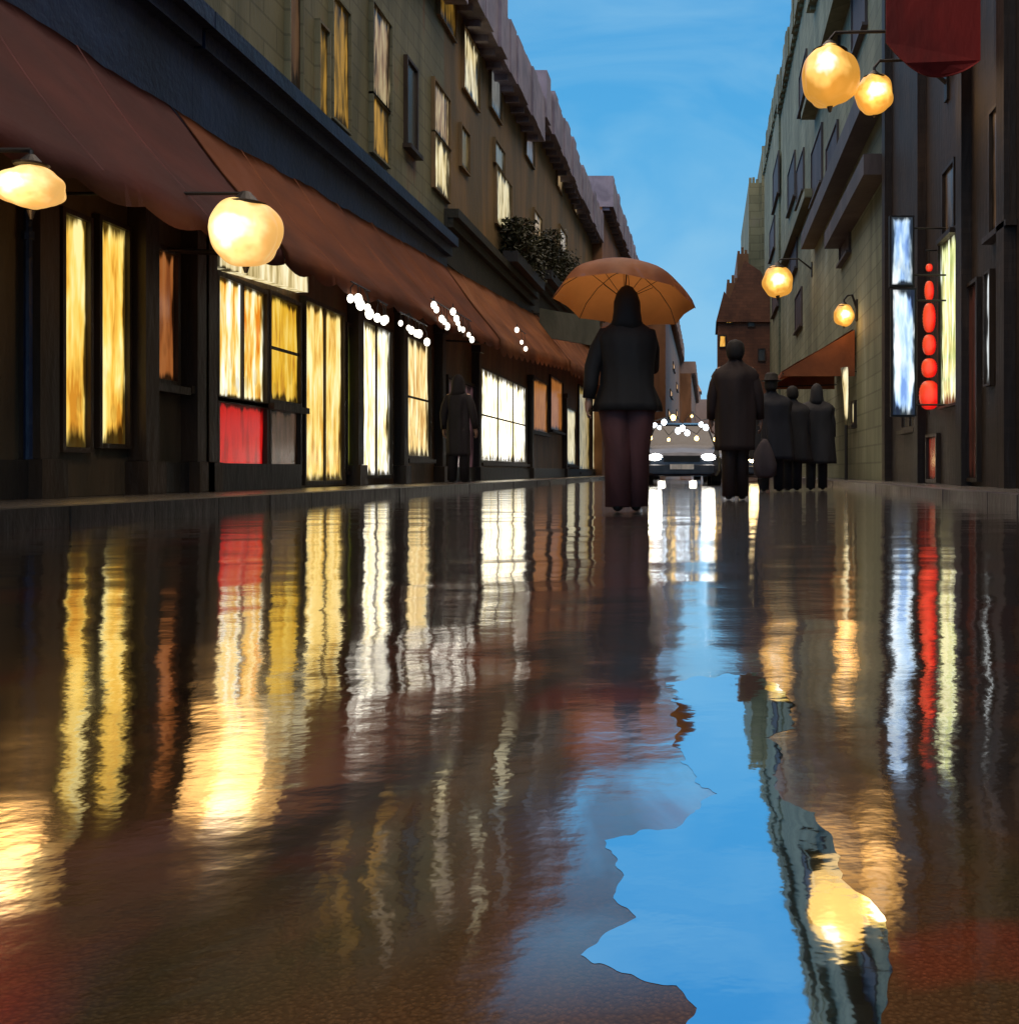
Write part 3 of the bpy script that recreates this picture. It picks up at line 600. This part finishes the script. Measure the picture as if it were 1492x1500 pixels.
def bulbs(label, px, py, n, spread, X=-3.86, tilt=.3):
    d = 1500 * X / (px - 1035); z = zz(py, d)
    t = wthing('bulb_cluster', label, 'light bulbs', (X, d, z), 'white bulb clusters on the awning edges')
    bmw = bmesh.new()
    ztop = z + .20
    for k in range(n):
        a = (k / (max(1, n - 1)) - .5) * 2; c = (X + random.gauss(0, .02), d + a * spread * 1.6, z - a * spread * tilt + random.gauss(0, .035))
        bm = bmesh.new(); ball(bm, c, random.uniform(.028, .048), 3, (1, 1, 1.35), .05, 2, k); obj('bulb', bm, M_bulb, t, smooth=True)
        tube(bmw, [(c[0], c[1], c[2] + .03), (c[0], c[1], c[2] + .12), (X, d + a * spread * 1.2, ztop)], .006, 5)
    tube(bmw, [(X, d - spread * 1.8, ztop), (X, d + spread * 1.8, ztop)], .01, 5); obj('wire', fix(bmw), M_black, t)
bulbs('white bulbs on the rust awning edge, nearest cluster, above the white door', 528, 446, 5, .17)
bulbs('small pair of bulbs just right of the nearest cluster', 560, 468, 3, .10)
bulbs('white bulbs hanging lowest, above the narrow cream window', 606, 490, 6, .35, tilt=.1)
bulbs('white bulbs above and left of the dark standing figure', 645, 466, 5, .28)
bulbs('brightest white bulbs directly above the dark standing figure', 675, 480, 7, .38)
bulbs('small pale bulbs far along the orange awning', 763, 498, 3, .3)

# ------------------------------------------------------------------ signs on the right building
def blade(name, label, cat, X0, X1, d, zs, mats, wallx=XR):
    t = wthing(name, label, cat, (wallx, d, zs[0][0]))
    for (z0, z1, xa, xb), m in zip(zs, mats):
        bm = bmesh.new(); bx(bm, xa - .03, xb + .03, d - .05, d + .05, z0 - .03, z1 + .03)
        cs = obj('casing', fix(bm), M_black, t)
        bm = bmesh.new()
        bx(bm, xa, xb, d - .058, d - .049, z0, z1); bx(bm, xa, xb, d + .049, d + .058, z0, z1); obj('light_panel', fix(bm), m, cs)
    bm = bmesh.new()
    for (z0, z1, xa, xb) in zs:
        for z in (z0 + .15, z1 - .15): tube(bm, [(xb, d, z), (wallx, d, z)], .015, 6)
    obj('bracket', fix(bm), M_black, t)
    return t
BLU = [(.20, .36, .75), (.40, .62, .95), (.70, .88, 1), (.95, .98, 1)]
blade('light_sign', 'pale blue vertical light sign in two panels on the dark building', 'sign', 2.7, 3.1, 15.3,
      [(1.16, 3.02, 2.77, 3.09), (3.10, 4.10, 2.75, 3.06)], [G(BLU, 1.1, 'X', edge=.2), G(BLU, 1.0, 'X', edge=.25)])
t = wthing('red_lantern_string', 'string of glowing red lanterns hanging between blue sign and white window', 'lanterns', (3.33, 15.9, 3.6))
M_red = lampglass('red_lantern_paper', (1, .02, .02), (.75, .001, .004), (.30, .001, .001), 1.0, (.5, 0, .5), 1.3)
bmw = bmesh.new(); tube(bmw, [(3.45, 15.9, 3.75), (3.45, 15.9, 1.2)], .006, 5); tube(bmw, [(3.6, 15.9, 3.75), (3.40, 15.9, 3.75)], .015, 6); obj('cord', fix(bmw), M_black, t)
for z, rr, st in ((3.48, .05, 1.2), (3.12, .07, 2.2), (2.70, .095, 2.4), (2.28, .10, 1.6), (1.92, .115, 1.3), (1.50, .15, 1.5)):
    bm = bmesh.new(); NR = 26
    loft(bm, [(z + rr * st * math.cos(math.pi * (1 - q_ / NR)), 3.45, 15.9, rr * (max(0., math.sin(math.pi * q_ / NR)) ** .7 + .02) * (1 + .06 * (q_ % 2)), rr * (max(0., math.sin(math.pi * q_ / NR)) ** .7 + .02) * (1 + .06 * (q_ % 2))) for q_ in range(NR + 1)], 20); fix(bm); ln = obj('lantern', bm, M_red, t, smooth=True)
    bm = bmesh.new(); tube(bm, [(3.45, 15.9, z + rr * st * .93), (3.45, 15.9, z + rr * st * 1.08)], .03, 8); obj('lantern_cap', fix(bm), M_black, ln)
# red banner with rounded foot
t = wthing('hanging_banner', 'dark red banner with rounded foot hanging high at the upper right', 'banner', (3.6, 13, 7.2))
bm = bmesh.new(); n = 20; pr = [(2.27, 7.4), (3.46, 7.4)]
for k in range(n + 1):
    a = k / n; x = 3.46 - 1.19 * a; pr.append((x, 5.34 + .42 * (abs(a - .42) / .58) ** 2.6))
fr = [bm.verts.new((x, 13 - .01 + .05 * math.sin(x * 7), z)) for x, z in pr]; bk = [bm.verts.new((x, 13 + .01 + .05 * math.sin(x * 7), z)) for x, z in pr]
bm.faces.new(fr); bm.faces.new(bk)
for k in range(len(pr)): bm.faces.new((fr[k], fr[(k + 1) % len(pr)], bk[(k + 1) % len(pr)], bk[k]))
obj('cloth', fix(bm), mottled('dark_red_cloth', (.14, .008, .007), (.30, .018, .014), (.36, .02, .015), scale=1.6, rough=.8), t)
bm = bmesh.new(); tube(bm, [(2.2, 13, 7.42), (3.6, 13, 7.42)], .025, 8); obj('pole', fix(bm), M_black, t)
# grey green board left of the umbrella
t = wthing('shop_sign_board', 'blank grey green board tucked under the left rim of the umbrella', 'sign', (-5, 30.4, 4.5))
bm = bmesh.new(); hull8(bm, [(-4.75, 29.05, 4.15), (-4.75, 29.05, 4.95), (-4.75, 29.17, 4.15), (-4.75, 29.17, 4.95), (-3.05, 29.05, 3.85), (-3.05, 29.05, 4.65), (-3.05, 29.17, 3.85), (-3.05, 29.17, 4.65)])
obj('board', fix(bm), mottled('grey_green_paint', (.07, .075, .05), (.12, .12, .085), scale=2), t)
bm = bmesh.new(); tube(bm, [(-5, 29.11, 4.8), (-4.74, 29.11, 4.8)], .03); tube(bm, [(-5, 29.11, 4.3), (-4.74, 29.11, 4.3)], .03); obj('bracket', fix(bm), M_black, t)
# lit post under the small lamp
t = wthing('light_post', 'slim cream glowing post light beneath the rust awning on the right', 'post light', (3.3, 24, .12))
bm = bmesh.new(); tube(bm, [(3.26, 24, .12), (3.26, 24, 1.4)], .04, 10); obj('post', fix(bm), M_black, t)
bm = bmesh.new(); tube(bm, [(3.26, 24, 1.4), (3.26, 24, 2.1), (3.22, 24, 2.75)], [.03, .06, .085], 10); obj('light_tube', fix(bm), G(CRM, 1.1, 'X', edge=.3, vfade=.3), t, smooth=True)

# ------------------------------------------------------------------ people
def skin_body(name, verts, edges, radii, m, parent):
    me = bpy.data.meshes.new(name); me.from_pydata(verts, edges, [])
    o = bpy.data.objects.new(name, me); C.objects.link(o)
    mod = o.modifiers.new('skin', 'SKIN'); mod.use_smooth_shade = True
    for i, r in enumerate(radii):
        sv = me.skin_vertices[0].data[i]; sv.radius = (r, r); sv.use_root = (i == 0)
    s = o.modifiers.new('sub', 'SUBSURF'); s.levels = 1; s.render_levels = 1
    dg = bpy.context.evaluated_depsgraph_get(); nm = bpy.data.meshes.new_from_object(o.evaluated_get(dg)); nm.name = name
    bpy.data.objects.remove(o); bpy.data.meshes.remove(me)
    for p in nm.polygons: p.use_smooth = True
    nm.materials.clear(); nm.materials.append(m)
    b = bpy.data.objects.new(name, nm); C.objects.link(b); b.parent = parent
    return b
M_skin = mottled('skin', (.30, .16, .10), (.40, .22, .15), scale=8, rough=.5, bump=.02)
def cloth(n, c, k=1.5): return mottled(n, tuple(x * .7 for x in c), tuple(x * k for x in c), scale=3, stretch=(1, 1, .4), rough=.75, bump=.25, bscale=9)
def person(label, X, d, z0, h, rz, coat, trou, hair, stride=.12, arms=None, coat_len=.80, coat_w=1.0, wide=1.0, group='pedestrians in the wet street', hood=False, coat_hem=1.15, hat=False, name='person', gap=1.0):
    t = thing(name, label, 'person', (X, d, z0), rz, group); k = h / 1.75
    V = []; E = []; Rr = []
    def add(p, r, par=None):
        V.append(tuple(c * k for c in p)); Rr.append(r * k); i = len(V) - 1
        if par is not None: E.append((par, i))
        return i
    pel = add((0, 0, .96), .13)
    sp_ = add((0, .0, 1.14), .12, pel); ch = add((0, .0, 1.34), .14, sp_); nk = add((0, 0, 1.49), .055, ch)
    hd = add((0, .015, 1.57), .075, nk); hm = add((0, .02, 1.64), .092, hd); ht = add((0, .01, 1.715), .06, hm)
    add((0, .125, 1.62), .012, hm)
    for s in (-1, 1): add((s * .105, .01, 1.63), .013, hm)
    arms = arms or {-1: ((-.25, 0, 1.14), (-.27, .06, .90)), 1: ((.25, 0, 1.14), (.27, .06, .90))}
    J = {}
    for s in (-1, 1):
        sh = add((s * .175, 0, 1.42), .06, ch); el, wr = arms[s]; a = add(el, .045, sh); w_ = add(wr, .03, a)
        dv = (Vector(wr) - Vector(el)).normalized(); pm = Vector(wr) + dv * .07; pi_ = add(tuple(pm), .034, w_)
        sx = Vector((0, 1, 0)) if abs(dv.y) < .6 else Vector((1, 0, 0))
        inn = Vector((-s, 0, 0))
        for q in range(4):
            off = sx * (.028 - .019 * q); fl = (.07, .08, .075, .055)[q]
            f1 = add(tuple(pm + off + dv * .035), .010, pi_); f2 = add(tuple(pm + off * 1.05 + dv * (.035 + fl * .55) + inn * .012), .009, f1); add(tuple(pm + off * 1.05 + dv * (.03 + fl * .8) + inn * .038), .008, f2)
        th = add(tuple(Vector(wr) + dv * .035 + sx * .04 + inn * .01), .011, w_); add(tuple(Vector(wr) + dv * .075 + sx * .055 + inn * .025), .009, th)
        J[s] = ((s * .175, 0, 1.42), el, wr)
        st = stride * s
        hp = add((s * .095, 0, .90), .085, pel); kn = add((s * .10 * gap, st * .5 + .02, .50), .058, hp); an = add((s * .10 * gap, st, .09), .038, kn)
        hl = add((s * .10 * gap, st + .03, .055), .022, an); add((s * .11 * gap, st + .14, .045), .016, hl)
    skin_body('body', V, E, Rr, M_skin, t)
    # trousers
    bm = bmesh.new()
    for s in (-1, 1):
        st = stride * s
        tube(bm, [(s * .07 * k, 0, .98 * k), (s * .09 * k, 0, .84 * k), (s * .095 * gap * k, (st * .5 + .02) * k, .50 * k), (s * .10 * gap * k, st * k, .045 * k)], [.078 * k, .112 * k * wide, .088 * k * wide, .078 * k * wide], 14)
    obj('trousers', fix(bm), trou, t, smooth=True)
    bm = bmesh.new()
    for s in (-1, 1):
        st = stride * s
        tube(bm, [(s * .10 * gap * k, (st - .05) * k, .045 * k), (s * .10 * gap * k, (st + .05) * k, .055 * k), (s * .11 * gap * k, (st + .20) * k, .035 * k)], [.036 * k, .046 * k, .032 * k], 10)
    obj('shoe', fix(bm), M_black, t, smooth=True)
    # coat with sleeves
    bm = bmesh.new(); cw = coat_w
    rg = [(coat_len, 0, .0, .21 * cw * coat_hem, .155 * cw * coat_hem), (coat_len + .06, 0, 0, .21 * cw * coat_hem * .99, .15 * cw * coat_hem), (1.0, 0, 0, .205 * cw, .145 * cw), (1.16, 0, 0, .195 * cw, .14 * cw), (1.30, 0, 0, .215 * cw, .145 * cw),
          (1.37, 0, 0, .225 * cw, .14 * cw), (1.42, 0, 0, .20 * cw, .125), (1.46, 0, 0, .16 * cw, .105), (1.50, 0, 0, .11, .085), (1.53, 0, 0, .08, .075), (1.56, 0, 0, .07, .07)]
    loft(bm, [(a * k, b * k, c * k, e_ * k, f_ * k) for a, b, c, e_, f_ in rg], 48, .16, X * 3 + d, fold=.045)
    for s in (-1, 1):
        sh, el, wr = J[s]; P = [Vector(sh) + Vector((-s * .10, 0, .01)), Vector(sh) + Vector((-s * .015, 0, -.022)), (Vector(sh) + Vector(el)) / 2, Vector(el), (Vector(el) + Vector(wr)) / 2, Vector(wr)]
        tube(bm, [p * k for p in P], [r * k for r in (.045, .076, .074, .066, .058, .05)], 12)
    obj('coat', fix(bm), coat, t, smooth=True)
    bm = bmesh.new()
    if hood:
        loft(bm, [(z * k, 0, y * k, a * k, b * k) for z, y, a, b in ((1.44, -.01, .15, .11), (1.51, -.015, .118, .115), (1.58, -.01, .108, .122), (1.66, -.01, .104, .12), (1.73, -.01, .082, .10), (1.775, -.015, .045, .055), (1.79, -.02, .01, .01))], 20, .08, d)
    else:
        loft(bm, [(z * k, 0, y * k, a * k, b * k) for z, y, a, b in ((1.55, -.045, .075, .05), (1.60, -.03, .098, .085), (1.66, -.01, .102, .105), (1.72, 0, .092, .10), (1.755, 0, .06, .07), (1.77, 0, .015, .02))], 20, .08, d)
        if hat:
            loft(bm, [(z * k, 0, 0, a * k, a * k) for z, a in ((1.70, .15), (1.71, .155), (1.72, .11), (1.80, .10), (1.83, .06))], 20)
    obj('hood' if hood else ('hat' if hat else 'hair'), fix(bm), hair, t, smooth=True)
    return t
K_blk = cloth('black_wool', (.006, .006, .0065)); K_mar = cloth('maroon_cloth', (.085, .030, .030)); K_brn = cloth('dark_brown_cloth', (.022, .013, .012))
K_nav = cloth('navy_cloth', (.010, .012, .020)); K_chr = cloth('charcoal_cloth', (.018, .018, .021)); K_pl = cloth('plum_cloth', (.012, .008, .010)); K_hair = cloth('black_hair', (.009, .008, .008))
mp_ = person('person in black hooded coat and wide maroon trousers, walking away under an umbrella', -.62, 7.95, 0, 1.72, R(4), K_blk, K_mar, K_blk, stride=.05,
       arms={-1: ((-.27, .02, 1.15), (-.30, .02, .90)), 1: ((.20, .16, 1.17), (.05, .24, 1.36))}, coat_len=.80, coat_w=1.05, wide=1.28, group=None, hood=True, coat_hem=1.22, gap=.72)
person('dark figure in long brown coat facing away, between the cars and the navy group', .31, 11.2, 0, 1.74, R(-4), K_brn, K_brn, K_hair, stride=.07, coat_len=.55, coat_w=1.12, group=None, hood=False, coat_hem=.95, wide=.95, gap=.7)
person('figure in navy coat carrying a pale violet bag, right of the brown figure', .98, 15.6, 0, 1.74, R(-10), K_nav, K_nav, K_hair, coat_len=.50, coat_w=1.45, stride=.12, hat=True)
person('charcoal clad figure second from the kerb in the group on the right', 1.36, 16.3, 0, 1.66, R(6), K_chr, K_nav, K_hair, coat_len=.50, coat_w=1.35)
person('charcoal clad figure with raised hood, rightmost of the group near the right kerb, broad shouldered', 1.80, 16.8, 0, 1.72, R(-6), K_chr, K_chr, K_chr, coat_len=.45, coat_w=1.4, hood=True)
person('slender black figure standing on the left pavement before the white window', -4.1, 16.9, .12, 1.76, R(-8), K_pl, K_pl, K_pl, coat_len=.45, coat_w=.92, coat_hem=.95, hood=True, stride=.02, group=None)
# bag
t = thing('shoulder_bag', 'pale violet grey bag hanging beside the navy coat', 'bag', (.86, 15.25, .10), R(10))
bm = bmesh.new(); loft(bm, [(.12, 0, 0, .10, .05), (.16, 0, 0, .17, .08), (.32, 0, 0, .185, .085), (.48, 0, 0, .15, .07), (.62, 0, 0, .085, .045), (.70, 0, 0, .03, .02)], 16, .2, 3)
obj('bag_body', fix(bm), cloth('violet_bag', (.055, .045, .055), 1.3), t, smooth=True)
bm = bmesh.new(); tube(bm, [(-.05, 0, .66), (-.03, .02, .86), (.03, .02, .86), (.05, 0, .66)], .008, 6); obj('strap', fix(bm), M_black, t)

# umbrella
t = thing('umbrella', 'open brown orange umbrella held low over the black hooded person', 'umbrella', (-.65, 7.98, 0), 0)
t.rotation_euler = (0, 0, 0)
M_umb = mottled('umbrella_fabric', (.17, .062, .028), (.34, .13, .05), (.26, .17, .18), scale=4, stretch=(1, 1, 1), rough=.55, bump=.1)
bm = bmesh.new(); ns = 8; rows = 8; Ru = .56; top = Vector((0, 0, 1.935)); g = []
tilt = Matrix.Rotation(R(-13), 3, 'X') @ Matrix.Rotation(R(4), 3, 'Y'); piv = Vector((0, 0, 1.60))
def U(p): return piv + tilt @ (Vector(p) - piv)
apex = bm.verts.new(U(top)); nseg = ns * 4
for j in range(1, rows + 1):
    s = j / rows; row = []
    for i in range(nseg):
        a = 2 * math.pi * i / nseg; ph = (i % 4) / 4.; sc_ = 1 - .10 * s * math.sin(ph * math.pi)
        row.append(bm.verts.new(U((Ru * sc_ * math.sin(s * 1.35) / math.sin(1.35) * math.cos(a), Ru * sc_ * math.sin(s * 1.35) / math.sin(1.35) * math.sin(a), 1.935 - .30 * (1 - math.cos(s * 1.35)) / (1 - math.cos(1.35)) + .012 * math.sin(ph * math.pi) * s))))
    g.append(row)
for i in range(nseg): bm.faces.new((apex, g[0][i], g[0][(i + 1) % nseg]))
for a, b in zip(g, g[1:]):
    for i in range(nseg): bm.faces.new((a[i], b[i], b[(i + 1) % nseg], a[(i + 1) % nseg]))
# two-sided thin cloth with light passing through
m, tt, o_ = mat('umbrella_cloth'); src = M_umb.node_tree
cano = obj('canopy', bm, M_umb, t, smooth=True)
b_ = [n_ for n_ in src.nodes if n_.type == 'BSDF_PRINCIPLED'][0]
tr = nn(src, 'ShaderNodeBsdfTranslucent'); tr.inputs[0].default_value = (.75, .30, .08, 1); ms = nn(src, 'ShaderNodeMixShader'); ms.inputs[0].default_value = .4
oo = [n_ for n_ in src.nodes if n_.type == 'OUTPUT_MATERIAL'][0]
src.links.new(b_.outputs[0], ms.inputs[1]); src.links.new(tr.outputs[0], ms.inputs[2]); src.links.new(ms.outputs[0], oo.inputs[0])
for i in range(ns):
    a = 2 * math.pi * i / ns; bm = bmesh.new()
    tube(bm, [U((Ru * math.sin(s * 1.35) / math.sin(1.35) * math.cos(a), Ru * math.sin(s * 1.35) / math.sin(1.35) * math.sin(a), 1.928 - .30 * (1 - math.cos(s * 1.35)) / (1 - math.cos(1.35)))) for s in (0.02, .25, .5, .75, 1.)], .003, 5)
    tube(bm, [U((Ru * .5 * math.cos(a), Ru * .5 * math.sin(a), 1.86)), U((0, 0, 1.66))], .0025, 5)
    obj('rib', fix(bm), M_black, t)
bm = bmesh.new(); tube(bm, [U((0, 0, 1.99)), U((0, 0, 1.6)), U((.03, .08, 1.20))], .006, 8); obj('shaft', fix(bm), M_black, t)
bm = bmesh.new(); tube(bm, [U((.03, .08, 1.20)), U((.03, .085, 1.08)), U((.03, .11, 1.05)), U((.03, .13, 1.08))], .012, 8); obj('handle', fix(bm), M_frame, t)

# ------------------------------------------------------------------ cars
M_silver = mottled('silver_paint', (.06, .07, .09), (.11, .12, .15), scale=3, rough=.25, metal=.5, bump=.02)
M_dkpaint = mottled('dark_paint', (.03, .03, .035), (.06, .055, .06), scale=3, rough=.25, metal=.3, bump=.02)
M_wind = mottled('windscreen', (.015, .02, .03), (.04, .05, .07), scale=3, rough=.1, bump=0, metal=.0)
M_tyre = plain('rubber', (.012, .012, .012), .8)
M_head = emit('headlamp', (1, .94, .82), 40); M_head2 = emit('headlamp_warm', (1, .72, .32), 30); M_side = emit('indicator', (1, .5, .12), 3); M_white = plain('number_plate_white', (.7, .7, .66), .5)
def car(label, X, d, rz, paint, headm, L_=4.3, W=1.78, Hh=1.46):
    t = thing('parked_car', label, 'car', (X, d, 0), rz, 'cars with lit headlights down the street')   # front faces -y
    bm = bmesh.new()
    # cross sections along y: (y, half width, z bottom, z shoulder)
    secs = [(0, .70, .26, .60), (.06, .80, .22, .70), (.35, .86, .20, .80), (1.05, .89, .20, .90), (2.2, .89, .20, .93), (3.5, .88, .22, .96), (4.1, .84, .26, .92), (4.3, .72, .34, .78)]
    rr = []
    for y, hw, zb, zs in secs:
        pr = [(-hw * .92, zb), (-hw, zb + .12), (-hw * 1.0, (zb + zs) / 2), (-hw * .97, zs - .06), (-hw * .86, zs), (0, zs + .035), (hw * .86, zs), (hw * .97, zs - .06), (hw, (zb + zs) / 2), (hw, zb + .12), (hw * .92, zb)]
        rr.append([bm.verts.new((x, y, z)) for x, z in pr])
    n = len(rr[0])
    for a, b in zip(rr, rr[1:]):
        for i in range(n): bm.faces.new((a[i], a[(i + 1) % n], b[(i + 1) % n], b[i]))
    bm.faces.new(rr[0]); bm.faces.new(rr[-1])
    # roof and pillars
    cab = [(1.0, .78, .90), (1.75, .62, 1.40), (2.3, .61, Hh), (3.0, .60, Hh - .03), (3.6, .64, 1.28), (4.1, .74, .92)]
    ro = [[bm.verts.new((-hw, y, z)), bm.verts.new((-hw * .8, y, z + .025)), bm.verts.new((hw * .8, y, z + .025)), bm.verts.new((hw, y, z))] for y, hw, z in cab[1:5]]
    lo = [[bm.verts.new((-hw, y, z - .05)), bm.verts.new((hw, y, z - .05))] for y, hw, z in cab[1:5]]
    for a, b in zip(ro, ro[1:]):
        for i in range(3): bm.faces.new((a[i], a[i + 1], b[i + 1], b[i]))
    for s in (-1, 1):
        tube(bm, [(s * .80, .98, .90), (s * .63, 1.75, 1.39)], .035, 6); tube(bm, [(s * .76, 4.05, .92), (s * .62, 3.6, 1.27)], .05, 6); tube(bm, [(s * .80, 2.5, .92), (s * .62, 2.5, 1.43)], .035, 6)
    body = obj('body', fix(bm), paint, t, smooth=False)
    bm = bmesh.new(); hull = [(-.75, 1.02, .90), (.75, 1.02, .90), (.60, 1.74, 1.39), (-.60, 1.74, 1.39)]; bm.faces.new([bm.verts.new(p) for p in hull])
    obj('windscreen', fix(bm), M_wind, t)
    bm = bmesh.new()
    for s in (-1, 1):
        bm.faces.new([bm.verts.new(p) for p in ((s * .81, 1.15, .91), (s * .63, 1.8, 1.38), (s * .62, 3.5, 1.34), (s * .78, 3.95, .93))])
    bm.faces.new([bm.verts.new(p) for p in ((-.74, 4.08, .93), (.74, 4.08, .93), (.60, 3.62, 1.27), (-.60, 3.62, 1.27))]); obj('side_glass', fix(bm), M_wind, t)
    for s in (-1, 1):
        bm = bmesh.new(); ball(bm, (s * .58, .03, .62), .13, 2, (1.25, .45, .62)); hl_ = obj('headlight', bm, headm, t, smooth=True)
        bm = bmesh.new(); ball(bm, (s * .73, .09, .60), .05, 2, (.8, .6, 1)); obj('indicator', bm, M_side, hl_, smooth=True)
        bm = bmesh.new(); tube(bm, [(s * .60, -.0, .36), (s * .60, .04, .36)], .05, 12); obj('fog_lamp', fix(bm), headm, t)
        bm = bmesh.new(); ball(bm, (s * .93, 1.25, .97), .09, 2, (1.1, .6, .75)); tube(bm, [(s * .80, 1.25, .93), (s * .92, 1.25, .95)], .02, 6); obj('wing_mirror', bm, paint, t)
        for y in (.85, 3.4):
            bm = bmesh.new(); tube(bm, [(s * .68, y, .31), (s * .90, y, .31)], .31, 24); wh = obj('wheel', fix(bm), M_tyre, t)
            bm = bmesh.new(); tube(bm, [(s * .89, y, .31), (s * .912, y, .31)], .19, 16); obj('rim', fix(bm), M_silver, wh)
    bm = bmesh.new(); bx(bm, -.40, .40, -.015, .03, .52, .66)
    for q in range(4): bx(bm, -.40, .40, -.03, -.012, .535 + q * .032, .547 + q * .032)
    obj('grille', fix(bm), M_black, t)
    bm = bmesh.new(); bx(bm, -.72, .72, -.03, .10, .27, .46); obj('bumper', fix(bm), M_dkpaint, t, bevel=.01)
    bm = bmesh.new(); bx(bm, -.26, .26, -.045, -.032, .36, .47); obj('number_plate', fix(bm), M_white, t)
    return t
car('silver car with glaring headlights driving towards us beside the umbrella carrier', -.55, 22.5, R(2), M_silver, M_head)
car('silver car behind, with warm headlights, partly hidden by the brown figure', .75, 29.0, R(-3), M_silver, M_head2)
car('third car far down the lane, above the first car roof', -1.1, 38.0, R(2), M_silver, M_head)

t = wthing('stand_in_car_lights', 'added white and yellow bulbs before the first car, standing in for clustered car lights', 'stand-in lights', (-.4, 21, .0))  # added bulbs imitate the car-light cluster and feed its streaks on the road
M_fw = emit('stand_in_white', (.80, .90, 1), 7); M_fy = emit('stand_in_yellow', (1, .65, .2), 7)
bmw = bmesh.new(); pts = []
strands = [[], []]
for k in range(22):
    q = k % 2; x = -1.35 + (k // 2) * .19 + q * .09; z = (1.33 if q else 1.08) + .13 * math.sin(k * 1.9) ; strands[q].append((x, 20.9 + .1 * q, z + .09))
    bm = bmesh.new(); ball(bm, (x, 20.9 + .1 * q, z), random.uniform(.022, .06), 3, (1, 1, 1.15), .2, 2, k); obj('bulb', bm, M_fy if k % 5 in (1, 2) else M_fw, t, smooth=True)
for st_ in strands:
    tube(bmw, st_, .01, 5)
    for p in (st_[0], st_[-1]): tube(bmw, [(p[0], p[1], 0), (p[0], p[1], p[2] + .02)], .018, 6)
obj('wire', fix(bmw), M_black, t)

# tidy helper marks
for o in bpy.data.objects:
    if '_o' in o: del o['_o']
